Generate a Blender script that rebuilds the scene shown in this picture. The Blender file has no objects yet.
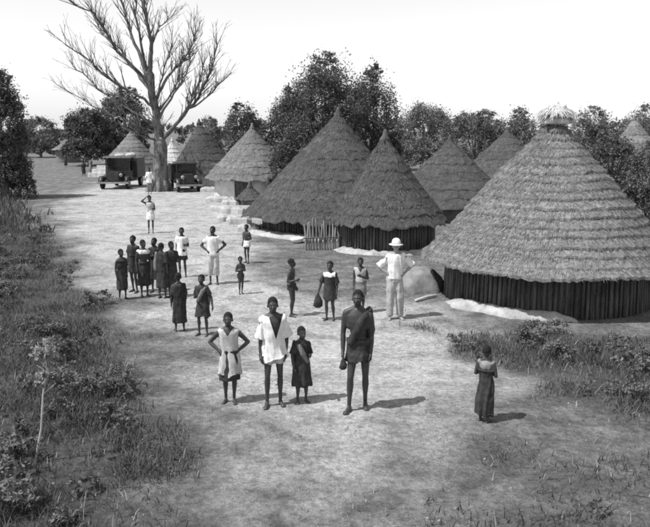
import bpy, bmesh, math, random
import numpy as np
from mathutils import Vector, Matrix, noise as mnoise

random.seed(7)
RNG = np.random.default_rng(11)
scene = bpy.context.scene
COL = scene.collection
R = math.radians

# ------------------------------------------------------------------ camera
PW, PH, FPX = 650.0, 527.0, 750.0          # photograph size and focal length in its pixels
HORIZON, CAM_H = 130.0, 4.1
PITCH = math.atan((PH / 2 - HORIZON) / FPX)
cam_d = bpy.data.cameras.new('camera')
cam = bpy.data.objects.new('camera', cam_d)
COL.objects.link(cam)
cam.location = (0, 0, CAM_H)
cam.rotation_euler = (R(90) - PITCH, 0, 0)
cam_d.sensor_fit = 'HORIZONTAL'
cam_d.sensor_width = 36
cam_d.lens = FPX / PW * 36
cam_d.clip_end = 4000
scene.camera = cam

# ------------------------------------------------------------------ sky and sun
SUN_EL = R(58)
SHADOW_DIR = R(24)                          # direction shadows fall on the ground, from +X towards +Y
w = bpy.data.worlds.new('World')
scene.world = w
w.use_nodes = True
nt = w.node_tree
bgn = nt.nodes['Background']
sky = nt.nodes.new('ShaderNodeTexSky')
sky.sky_type = 'NISHITA'
sky.sun_disc = False
sky.sun_elevation = SUN_EL
sun_az = SHADOW_DIR + math.pi               # where the sun stands
sky.sun_rotation = (math.pi / 2 - sun_az) % (2 * math.pi)
sky.dust_density = 0.0
sky.air_density = 1.0
bw = nt.nodes.new('ShaderNodeSeparateColor')         # old plates see mostly blue light
nt.links.new(sky.outputs[0], bw.inputs['Color'])
nt.links.new(bw.outputs['Blue'], bgn.inputs['Color'])
bgn.inputs['Strength'].default_value = 0.135
sd = bpy.data.lights.new('sun', 'SUN')
sd.energy = 4.7
sd.angle = R(0.6)
sd.color = (1.0, 1.0, 1.0)
sun = bpy.data.objects.new('sun', sd)
COL.objects.link(sun)
ldir = Vector((math.cos(SHADOW_DIR) * math.cos(SUN_EL), math.sin(SHADOW_DIR) * math.cos(SUN_EL), -math.sin(SUN_EL)))
sun.rotation_euler = ldir.to_track_quat('-Z', 'Y').to_euler()
sun.location = (-20, -10, 40)

scene.render.engine = 'CYCLES'
scene.view_settings.view_transform = 'Standard'
scene.view_settings.look = 'None'
scene.view_settings.exposure = 0.22
scene.view_settings.gamma = 1.0
scene.view_settings.use_curve_mapping = False
scene.cycles.max_bounces = 6
scene.cycles.diffuse_bounces = 3
scene.cycles.transparent_max_bounces = 4
scene.cycles.use_denoising = False
scene.cycles.pixel_filter_type = 'GAUSSIAN'
scene.cycles.filter_width = 2.2

# ------------------------------------------------------------------ pixel -> place
CP, SP = math.cos(PITCH), math.sin(PITCH)
def ray(px, py):
    u = (px - PW / 2) / FPX
    v = (PH / 2 - py) / FPX
    return Vector((u, CP + v * SP, -SP + v * CP))
def at(px, py, Y):                          # point on that pixel's ray at world depth Y
    d = ray(px, py)
    t = Y / d.y
    return Vector((d.x * t, Y, CAM_H + d.z * t))
def gp(px, py):                             # where the pixel's ray meets the ground
    d = ray(px, py)
    t = -CAM_H / d.z
    for _ in range(3):
        p = d * t
        t = (ground_z(p.x, p.y) - CAM_H) / d.z
    p = d * t
    return Vector((p.x, p.y, ground_z(p.x, p.y)))
def pxm(Y):                                 # metres per photo pixel at depth Y (about)
    return Y / (FPX * CP) * 1.0

# ------------------------------------------------------------------ numpy value noise
_perm = RNG.random((256, 256))
def vnoise(x, y):
    x = np.asarray(x, float); y = np.asarray(y, float)
    xi = np.floor(x).astype(int); yi = np.floor(y).astype(int)
    fx = x - xi; fy = y - yi
    fx = fx * fx * (3 - 2 * fx); fy = fy * fy * (3 - 2 * fy)
    a = _perm[xi & 255, yi & 255]; b = _perm[(xi + 1) & 255, yi & 255]
    c = _perm[xi & 255, (yi + 1) & 255]; d = _perm[(xi + 1) & 255, (yi + 1) & 255]
    return (a * (1 - fx) + b * fx) * (1 - fy) + (c * (1 - fx) + d * fx) * fy
def fbm(x, y, o=4):
    s = 0; a = 0.5; f = 1.0
    for i in range(o):
        s = s + a * vnoise(np.asarray(x) * f + 17.3 * i, np.asarray(y) * f + 5.1 * i)
        a *= 0.5; f *= 2.03
    return s

# ground zones (world outlines; the left bank, the grass before the big hut, the pale sand of the track)
def flat(px, py):
    d = ray(px, py); t = -CAM_H / d.z
    return (d.x * t, d.y * t)
ZONE_BANK = [flat(*p) for p in [(-400, 700), (-400, 150), (-60, 172), (12, 192), (40, 230), (62, 262), (92, 300), (125, 330), (146, 372), (160, 410), (168, 450), (176, 490), (182, 560), (200, 700)]]
ZONE_GRASS = [flat(*p) for p in [(418, 326), (450, 334), (520, 334), (600, 338), (760, 345), (860, 450), (700, 445), (600, 412), (545, 392), (500, 372), (450, 346)]]
ZONE_FRONT = [flat(*p) for p in [(430, 420), (520, 425), (640, 440), (900, 480), (900, 900), (360, 900), (380, 540), (450, 480)]]
ZONE_SAND = [flat(*p) for p in [(62, 200), (110, 180), (200, 182), (260, 190), (262, 230), (250, 262), (300, 300), (420, 300), (500, 345), (480, 385), (415, 425), (400, 470), (395, 540), (390, 760), (270, 760), (265, 540), (250, 450), (232, 400), (200, 350), (150, 315), (100, 290), (75, 250)]]
def poly_sd(x, y, poly):
    """signed distance (m), negative inside"""
    x = np.asarray(x, float); y = np.asarray(y, float)
    n = len(poly); best = np.full(x.shape, 1e9); ins = np.zeros(x.shape, bool)
    for i in range(n):
        ax, ay = poly[i]; bx, by = poly[(i + 1) % n]
        dx, dy = bx - ax, by - ay
        t = np.clip(((x - ax) * dx + (y - ay) * dy) / (dx * dx + dy * dy + 1e-12), 0, 1)
        best = np.minimum(best, np.hypot(x - ax - t * dx, y - ay - t * dy))
        c = ((ay > y) != (by > y)) & (x < (bx - ax) * (y - ay) / ((by - ay) + 1e-12) + ax)
        ins ^= c
    return np.where(ins, -best, best)
def sstep(a, b, v):
    t = np.clip((v - a) / (b - a), 0, 1)
    return t * t * (3 - 2 * t)
def veg_at(x, y):
    n = fbm(np.asarray(x) * 0.9, np.asarray(y) * 0.9, 4) - 0.47
    wob = n * 2.2
    b = 1 - sstep(-0.9, 0.7, poly_sd(x, y, ZONE_BANK) + wob)
    g = 1.0 * (1 - sstep(-0.8, 0.5, poly_sd(x, y, ZONE_GRASS) + wob))
    f = 0.38 * (1 - sstep(-1.0, 0.8, poly_sd(x, y, ZONE_FRONT) + wob))
    return np.maximum(np.maximum(b, g), f)
def pale_at(x, y):
    n = fbm(np.asarray(x) * 0.5 + 40, np.asarray(y) * 0.5, 4) - 0.47
    return 1 - sstep(-1.3, 1.0, poly_sd(x, y, ZONE_SAND) + n * 3.0)
def ground_zv(x, y):
    x = np.asarray(x, float); y = np.asarray(y, float)
    near = np.clip(1 - np.hypot(x, y - 20) / 120, 0, 1)
    h = 0.10 * (fbm(x * 0.22, y * 0.22, 3) - 0.44)
    h = h + 0.035 * (fbm(x * 1.6 + 9, y * 1.6, 3) - 0.44)
    b = 1 - sstep(-3.0, 0.8, poly_sd(x, y, ZONE_BANK))
    h = h + b * (0.05 + 0.16 * (fbm(x * 0.8 + 3, y * 0.8 + 3, 3) - 0.4))
    return h * near
def ground_z(x, y):
    return float(ground_zv(np.array([x]), np.array([y]))[0])

# ------------------------------------------------------------------ materials (the photograph is black and white: greys only)
MATS = {}
def mat(name, c1, c2, scale=6.0, rough=0.9, bump=0.3, detail=6.0, stretch=(1, 1, 1), lo=0.35, hi=0.65, translucent=0.0, spec=0.25, random_obj=0.0, bump_dist=0.02):
    if name in MATS:
        return MATS[name]
    m = bpy.data.materials.new(name); m.use_nodes = True
    t = m.node_tree; L = t.links; N = t.nodes
    p = N['Principled BSDF']
    p.inputs['Roughness'].default_value = rough
    p.inputs['Specular IOR Level'].default_value = spec
    tc = N.new('ShaderNodeTexCoord'); mp = N.new('ShaderNodeMapping')
    mp.inputs['Scale'].default_value = stretch
    L.new(tc.outputs['Object'], mp.inputs['Vector'])
    n = N.new('ShaderNodeTexNoise')
    n.inputs['Scale'].default_value = scale; n.inputs['Detail'].default_value = detail
    n.inputs['Roughness'].default_value = 0.65
    L.new(mp.outputs[0], n.inputs['Vector'])
    r = N.new('ShaderNodeValToRGB')
    r.color_ramp.elements[0].position = lo; r.color_ramp.elements[0].color = (c1, c1, c1, 1)
    r.color_ramp.elements[1].position = hi; r.color_ramp.elements[1].color = (c2, c2, c2, 1)
    L.new(n.outputs['Fac'], r.inputs['Fac'])
    out = r.outputs['Color']
    if random_obj:
        oi = N.new('ShaderNodeObjectInfo'); mr = N.new('ShaderNodeMapRange')
        mr.inputs['To Min'].default_value = 1 - random_obj; mr.inputs['To Max'].default_value = 1 + random_obj
        L.new(oi.outputs['Random'], mr.inputs['Value'])
        mx = N.new('ShaderNodeVectorMath'); mx.operation = 'SCALE'
        L.new(out, mx.inputs[0]); L.new(mr.outputs[0], mx.inputs['Scale'])
        out = mx.outputs[0]
    L.new(out, p.inputs['Base Color'])
    if bump:
        b = N.new('ShaderNodeBump'); b.inputs['Strength'].default_value = bump; b.inputs['Distance'].default_value = bump_dist
        L.new(n.outputs['Fac'], b.inputs['Height']); L.new(b.outputs[0], p.inputs['Normal'])
    if translucent:
        tr = N.new('ShaderNodeBsdfTranslucent'); mx = N.new('ShaderNodeMixShader')
        mx.inputs[0].default_value = translucent
        L.new(out, tr.inputs['Color']); L.new(p.outputs[0], mx.inputs[1]); L.new(tr.outputs[0], mx.inputs[2])
        L.new(mx.outputs[0], N['Material Output'].inputs['Surface'])
    MATS[name] = m
    return m

def ground_material():
    m = bpy.data.materials.new('earth'); m.use_nodes = True
    t = m.node_tree; L = t.links; N = t.nodes
    p = N['Principled BSDF']; p.inputs['Roughness'].default_value = 0.95; p.inputs['Specular IOR Level'].default_value = 0.15
    tc = N.new('ShaderNodeTexCoord')
    def nz(scale, detail, rough=0.6):
        n = N.new('ShaderNodeTexNoise'); n.inputs['Scale'].default_value = scale
        n.inputs['Detail'].default_value = detail; n.inputs['Roughness'].default_value = rough
        L.new(tc.outputs['Object'], n.inputs['Vector']); return n.outputs['Fac']
    def ramp(v, a, ca, b, cb):
        r = N.new('ShaderNodeValToRGB')
        r.color_ramp.elements[0].position = a; r.color_ramp.elements[0].color = (ca, ca, ca, 1)
        r.color_ramp.elements[1].position = b; r.color_ramp.elements[1].color = (cb, cb, cb, 1)
        L.new(v, r.inputs['Fac']); return r.outputs['Color']
    def mix(f, a, b, mode='MIX'):
        x = N.new('ShaderNodeMix'); x.data_type = 'RGBA'; x.blend_type = mode
        if isinstance(f, float): x.inputs[0].default_value = f
        else: L.new(f, x.inputs[0])
        L.new(a, x.inputs[6]); L.new(b, x.inputs[7]); return x.outputs[2]
    def attr(n):
        a = N.new('ShaderNodeAttribute'); a.attribute_name = n; return a.outputs['Fac']
    fine = nz(9.0, 8, 0.75); mid = nz(1.6, 6); big = nz(0.35, 4)
    dirt = ramp(fine, 0.32, 0.10, 0.68, 0.32)
    sand = ramp(fine, 0.34, 0.30, 0.64, 0.68)
    patch = ramp(mid, 0.36, 0.55, 0.62, 1.0)
    dirt = mix(1.0, dirt, patch, 'MULTIPLY')
    sandp = ramp(mid, 0.33, 0.62, 0.58, 1.0)
    sand = mix(1.0, sand, sandp, 'MULTIPLY')
    def wobble(a, amt):
        s = N.new('ShaderNodeMath'); s.operation = 'MULTIPLY_ADD'
        L.new(mid, s.inputs[0]); s.inputs[1].default_value = amt; L.new(a, s.inputs[2])
        o = N.new('ShaderNodeMath'); o.operation = 'SUBTRACT'; L.new(s.outputs[0], o.inputs[0]); o.inputs[1].default_value = amt * 0.5
        o.use_clamp = True
        return o.outputs[0]
    base = mix(wobble(attr('pale'), 0.9), dirt, sand)
    soil = ramp(fine, 0.3, 0.03, 0.72, 0.13)
    base = mix(wobble(attr('veg'), 0.7), base, soil)
    grit = ramp(nz(48.0, 4, 0.7), 0.34, 0.62, 0.62, 1.12)
    base = mix(1.0, base, grit, 'MULTIPLY')
    tint = ramp(big, 0.35, 0.84, 0.65, 1.05)
    base = mix(1.0, base, tint, 'MULTIPLY')
    L.new(base, p.inputs['Base Color'])
    b1 = N.new('ShaderNodeBump'); b1.inputs['Strength'].default_value = 0.8; b1.inputs['Distance'].default_value = 0.07
    L.new(fine, b1.inputs['Height'])
    b2 = N.new('ShaderNodeBump'); b2.inputs['Strength'].default_value = 0.7; b2.inputs['Distance'].default_value = 0.12
    L.new(mid, b2.inputs['Height']); L.new(b1.outputs[0], b2.inputs['Normal'])
    L.new(b2.outputs[0], p.inputs['Normal'])
    return m

# ------------------------------------------------------------------ object helpers
def link(o, parent=None):
    COL.objects.link(o)
    if parent is not None:
        o.parent = parent
    return o
def mesh_np(name, verts, faces_flat, nper, material, smooth=False):
    """fast mesh from numpy: verts (n,3), faces_flat (m,nper)"""
    me = bpy.data.meshes.new(name)
    v = np.ascontiguousarray(verts, dtype=np.float32); f = np.ascontiguousarray(faces_flat, dtype=np.int32)
    me.vertices.add(len(v)); me.vertices.foreach_set('co', v.ravel())
    me.loops.add(f.size); me.loops.foreach_set('vertex_index', f.ravel())
    me.polygons.add(len(f)); me.polygons.foreach_set('loop_start', np.arange(0, f.size, nper, dtype=np.int32))
    if smooth:
        me.polygons.foreach_set('use_smooth', np.ones(len(f), dtype=bool))
    me.update(calc_edges=True)
    if material: me.materials.append(material)
    return me
def obj(name, me, parent=None, loc=None):
    o = bpy.data.objects.new(name, me); link(o, parent)
    if loc is not None: o.location = loc
    return o
def empty(name, loc=(0, 0, 0), rz=0):
    o = bpy.data.objects.new(name, None); link(o)
    o.location = loc; o.rotation_euler = (0, 0, rz); o.empty_display_size = 0.2
    return o
def tag(o, label, cat, group=None, kind=None):
    o['label'] = label
    if cat: o['category'] = cat
    if group: o['group'] = group
    if kind: o['kind'] = kind
    return o

class MB:
    """collects closed shapes into one mesh"""
    def __init__(self): self.v = []; self.f = []
    def loft(self, rings, cap=True):
        n = len(rings[0]); b = len(self.v)
        for r in rings: self.v.extend([tuple(p) for p in r])
        for i in range(len(rings) - 1):
            for j in range(n):
                k = (j + 1) % n
                self.f.append((b + i * n + j, b + i * n + k, b + (i + 1) * n + k, b + (i + 1) * n + j))
        if cap:
            self.f.append(tuple(b + j for j in reversed(range(n))))
            e = b + (len(rings) - 1) * n
            self.f.append(tuple(e + j for j in range(n)))
    def ell_loft(self, rows, n=20, fold=0.0, k=7, ph=0.0):
        """rows (cx,cy,z,rx,ry), bottom to top"""
        rings = []
        zt, zb = rows[-1][2], rows[0][2]
        for (cx, cy, z, rx, ry) in rows:
            a = fold * (zt - z) / max(1e-6, zt - zb)
            rings.append([(cx + rx * (1 + a * math.sin(k * t + ph) + a * .5 * math.sin((k + 4) * t + 2 * ph)) * math.cos(t),
                           cy + ry * (1 + a * math.sin(k * t + ph) + a * .5 * math.sin((k + 4) * t + 2 * ph)) * math.sin(t), z)
                          for t in [2 * math.pi * j / n for j in range(n)]])
        self.loft(rings)
    def tube(self, pts, rads, n=10, round_ends=True):
        pts = [Vector(p) for p in pts]
        P, Rr = [], []
        if round_ends:
            d = (pts[0] - pts[1]).normalized()
            for a in (0.95, 0.6): P.append(pts[0] + d * rads[0] * a); Rr.append(rads[0] * math.sqrt(max(0.02, 1 - a * a)))
        for p, r in zip(pts, rads): P.append(p); Rr.append(r)
        if round_ends:
            d = (pts[-1] - pts[-2]).normalized()
            for a in (0.6, 0.95): P.append(pts[-1] + d * rads[-1] * a); Rr.append(rads[-1] * math.sqrt(max(0.02, 1 - a * a)))
        rings = []; up = None
        for i, p in enumerate(P):
            d = (P[min(i + 1, len(P) - 1)] - P[max(i - 1, 0)])
            if d.length < 1e-9: d = Vector((0, 0, 1))
            d.normalize()
            if up is None:
                up = Vector((0, 1, 0)) if abs(d.y) < 0.8 else Vector((1, 0, 0))
            x = d.cross(up)
            if x.length < 1e-4: x = d.cross(Vector((1, 0.3, 0)))
            x.normalize(); y = x.cross(d).normalized(); up = y
            y = d.cross(x)
            rings.append([p + (x * math.cos(t) + y * math.sin(t)) * Rr[i] for t in [2 * math.pi * j / n for j in range(n)]])
        self.loft(rings)
    def ellipsoid(self, c, r, n=14, m=8):
        rings = []
        for i in range(m):
            a = -math.pi / 2 + math.pi * (i + 0.35) / (m - 0.3)
            rings.append([(c[0] + r[0] * math.cos(a) * math.cos(t), c[1] + r[1] * math.cos(a) * math.sin(t), c[2] + r[2] * math.sin(a))
                          for t in [2 * math.pi * j / n for j in range(n)]])
        self.loft(rings)
    def box(self, lo, hi, taper=0.0):
        x0, y0, z0 = lo; x1, y1, z1 = hi; t = taper
        b = len(self.v)
        self.v += [(x0, y0, z0), (x1, y0, z0), (x1, y1, z0), (x0, y1, z0), (x0 + t, y0 + t, z1), (x1 - t, y0 + t, z1), (x1 - t, y1 - t, z1), (x0 + t, y1 - t, z1)]
        self.f += [tuple(b + i for i in q) for q in [(3, 2, 1, 0), (4, 5, 6, 7), (0, 1, 5, 4), (1, 2, 6, 5), (2, 3, 7, 6), (3, 0, 4, 7)]]
    def disc_x(self, c, r, half, n=20):          # short cylinder along X (a wheel)
        rings = []
        for x in (-half, half):
            rings.append([(c[0] + x, c[1] + r * math.cos(t), c[2] + r * math.sin(t)) for t in [2 * math.pi * j / n for j in range(n)]])
        self.loft(rings)
    def mesh(self, name, material, smooth=True):
        me = bpy.data.meshes.new(name); me.from_pydata(self.v, [], self.f); me.update()
        bm = bmesh.new(); bm.from_mesh(me); bmesh.ops.recalc_face_normals(bm, faces=bm.faces); bm.to_mesh(me); bm.free()
        if smooth: me.polygons.foreach_set('use_smooth', [True] * len(me.polygons))
        if material: me.materials.append(material)
        return me
    def build(self, name, material, parent=None, loc=None, smooth=True):
        return obj(name, self.mesh(name, material, smooth), parent, loc)
    def fused(self, name, material, voxel, smooth_it=2):
        """one continuous skin over all the shapes"""
        src = self.mesh('tmp', None)
        o = bpy.data.objects.new('tmp', src); COL.objects.link(o)
        r = o.modifiers.new('r', 'REMESH'); r.mode = 'VOXEL'; r.voxel_size = voxel
        s = o.modifiers.new('s', 'SMOOTH'); s.iterations = smooth_it; s.factor = 0.5
        dg = bpy.context.evaluated_depsgraph_get()
        me = bpy.data.meshes.new_from_object(o.evaluated_get(dg), depsgraph=dg)
        me.name = name
        bpy.data.objects.remove(o); bpy.data.meshes.remove(src)
        me.materials.clear(); me.materials.append(material)
        me.polygons.foreach_set('use_smooth', [True] * len(me.polygons))
        return me

# ------------------------------------------------------------------ ground
def axis(segs):
    a = []
    for lo, hi, st in segs: a.extend(np.arange(lo, hi, st))
    a.append(segs[-1][1]); return np.array(a)
xs = axis([(-1600, -300, 260), (-300, -60, 30), (-60, -16, 2.0), (-16, 14, 0.14), (14, 60, 2.0), (60, 300, 30), (300, 1600, 260)])
ys = axis([(-200, -20, 30), (-20, 5, 2.5), (5, 30, 0.14), (30, 70, 0.5), (70, 140, 2.5), (140, 400, 26), (400, 2400, 250)])
XX, YY = np.meshgrid(xs, ys)
ZZ = ground_zv(XX.ravel(), YY.ravel())
V = np.stack([XX.ravel(), YY.ravel(), ZZ], 1)
nx, ny = len(xs), len(ys)
ii, jj = np.meshgrid(np.arange(nx - 1), np.arange(ny - 1))
b0 = (jj * nx + ii).ravel()
F = np.stack([b0, b0 + 1, b0 + nx + 1, b0 + nx], 1)
gme = mesh_np('ground', V, F, 4, ground_material(), True)
for nm, fn in (('veg', veg_at), ('pale', pale_at)):
    a = gme.attributes.new(nm, 'FLOAT', 'POINT')
    a.data.foreach_set('value', np.asarray(fn(V[:, 0], V[:, 1]), dtype=np.float32))
g = obj('ground', gme); g['kind'] = 'structure'
g['label'] = 'dusty open village ground with a worn sandy track'

# ------------------------------------------------------------------ materials in use
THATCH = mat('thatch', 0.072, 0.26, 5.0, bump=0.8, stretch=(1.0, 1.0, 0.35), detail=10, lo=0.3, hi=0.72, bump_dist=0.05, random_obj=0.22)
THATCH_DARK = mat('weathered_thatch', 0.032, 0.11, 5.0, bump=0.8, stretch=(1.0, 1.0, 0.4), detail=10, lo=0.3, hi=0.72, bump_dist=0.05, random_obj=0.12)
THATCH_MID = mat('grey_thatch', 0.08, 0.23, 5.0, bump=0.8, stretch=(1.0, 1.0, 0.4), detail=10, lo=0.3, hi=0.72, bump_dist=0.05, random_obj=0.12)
THATCH_PALE = mat('new_straw', 0.34, 0.66, 7.0, bump=0.6, detail=8, lo=0.3, hi=0.7)
STRAW = mat('loose_straw', 0.08, 0.29, 14.0, bump=0.0, detail=4)
STRAW_DARK = mat('loose_weathered_straw', 0.03, 0.135, 14.0, bump=0.0, detail=4)
STRAW_MID = mat('loose_grey_straw', 0.08, 0.26, 14.0, bump=0.0, detail=4)
MUD = mat('mud_wall', 0.10, 0.22, 3.0, bump=0.5, detail=9)
MUD_PALE = mat('pale_plaster', 0.45, 0.66, 2.5, bump=0.4, detail=8)
MUD_LEDGE = mat('pale_clay', 0.26, 0.46, 4.0, bump=0.6, detail=9)
STAKE = mat('stake_wood', 0.04, 0.14, 5.0, bump=0.6, stretch=(1, 1, 0.2))
BARK = mat('grey_bark', 0.05, 0.27, 3.5, bump=0.9, stretch=(1, 1, 0.25), detail=9, bump_dist=0.06)
BARK_DARK = mat('dark_bark', 0.06, 0.20, 4.0, bump=0.8, stretch=(1, 1, 0.3))
LEAF = mat('leaf_dark', 0.06, 0.15, 1.2, bump=0.0, rough=0.55, translucent=0.2, detail=4, spec=0.3)
LEAF_MID = mat('leaf_mid', 0.09, 0.20, 1.0, bump=0.0, rough=0.6, translucent=0.2, detail=4)
LEAF_PALE = mat('leaf_pale', 0.12, 0.24, 0.8, bump=0.0, rough=0.7, translucent=0.25, detail=4)
GRASS = mat('dry_grass', 0.045, 0.17, 1.3, bump=0.0, translucent=0.2, detail=6, lo=0.32, hi=0.68)
GRASS_PALE = mat('bleached_grass', 0.22, 0.42, 2.0, bump=0.0, translucent=0.2, detail=4)
STONE = mat('clod', 0.12, 0.30, 2.0, bump=0.3)
SKIN = mat('skin', 0.034, 0.054, 9.0, bump=0.05, rough=0.5, spec=0.4)
SKIN_PALE = mat('weathered_skin', 0.22, 0.30, 9.0, bump=0.05, rough=0.55)
HAIR = mat('hair', 0.010, 0.022, 60.0, bump=0.8, rough=0.9)
CLOTH_W = mat('white_cotton', 0.60, 0.80, 8.0, bump=0.3, rough=0.95)
CLOTH_L = mat('pale_cotton', 0.36, 0.52, 8.0, bump=0.3, rough=0.95)
CLOTH_M = mat('grey_cotton', 0.13, 0.24, 9.0, bump=0.3, rough=0.95)
CLOTH_D = mat('dark_cotton', 0.022, 0.055, 9.0, bump=0.3, rough=0.95)
KHAKI = mat('khaki_drill', 0.30, 0.42, 7.0, bump=0.3, rough=0.95)
EYE_W = mat('eye_white', 0.22, 0.28, 5.0, bump=0.0, rough=0.3)
PAINT_D = mat('dark_lorry_paint', 0.018, 0.045, 3.0, bump=0.1, rough=0.45, spec=0.5)
RUBBER = mat('tyre_rubber', 0.02, 0.04, 20.0, bump=0.2)
METAL = mat('dusty_metal', 0.20, 0.34, 6.0, bump=0.1, rough=0.5)
CANVAS = mat('canvas', 0.30, 0.48, 6.0, bump=0.4)
GLASS_D = mat('dark_glass', 0.02, 0.04, 2.0, bump=0.0, rough=0.08, spec=0.7)
LOG = mat('log_wood', 0.05, 0.14, 4.0, bump=0.7)

# ------------------------------------------------------------------ huts
def dent_at(x, y, seed):                     # slow hollows and swellings of an old roof
    return 0.11 * (vnoise(x * 1.0 + seed * 3.1, y * 1.0 + seed * 1.7) - .5) + 0.05 * (vnoise(x * 2.6 + seed, y * 2.6 - seed) - .5)
def straw_mesh(name, apex, Rr, z_e, rows, per, material, rnd, seed, length=0.24):
    """loose straws lying down each course and hanging over its edge; rows: (s0, s1, step)"""
    rng = np.random.default_rng(rnd)
    rows = np.array(rows); k = len(rows)
    wgt = rows[:, 1] + .15; wgt = wgt / wgt.sum()
    n = k * per
    c = rng.choice(k, n, p=wgt)
    s0, s1, st = rows[c, 0], rows[c, 1], rows[c, 2]
    H = apex[2] - z_e; slope = np.hypot(Rr, H)
    s = s1 - rng.random(n) ** 1.6 * (s1 - s0) * .85 + .085 / slope * rng.random(n) ** 1.5
    L = np.minimum(length * (0.5 + rng.random(n)), (s - s0) * slope * .95 + .03)
    sb = s - L / slope
    th = rng.random(n) * 2 * np.pi; tw = (rng.random(n) - .5) * .5
    th1 = th + tw * L / np.maximum(Rr * s, .3)
    ex = .004 + rng.random(n) * .026 - np.maximum(0, s - s1) * slope * .35
    def P(ss, tt, extra):
        f = np.clip((ss - s0) / np.maximum(s1 - s0, 1e-4), 0, 1.05)
        up = .012 + (st - .012) * f + dent_at(np.cos(tt) * Rr * ss, np.sin(tt) * Rr * ss, seed) + extra
        rad = Rr * ss
        return np.stack([apex[0] * (1 - ss) + (rad + up * H / slope) * np.cos(tt), apex[1] * (1 - ss) + (rad + up * H / slope) * np.sin(tt), apex[2] - H * ss + up * Rr / slope], 1)
    p0 = P(sb, th, ex * .4); p1 = P(s, th1, ex)
    wv = 0.007 + rng.random(n) * 0.010
    tang = np.stack([-np.sin(th), np.cos(th), np.zeros(n)], 1) * wv[:, None]
    V = np.stack([p0 - tang, p0 + tang, p1], 1).reshape(-1, 3)
    return mesh_np(name, V, np.arange(n * 3).reshape(-1, 3), 3, material)

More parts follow.
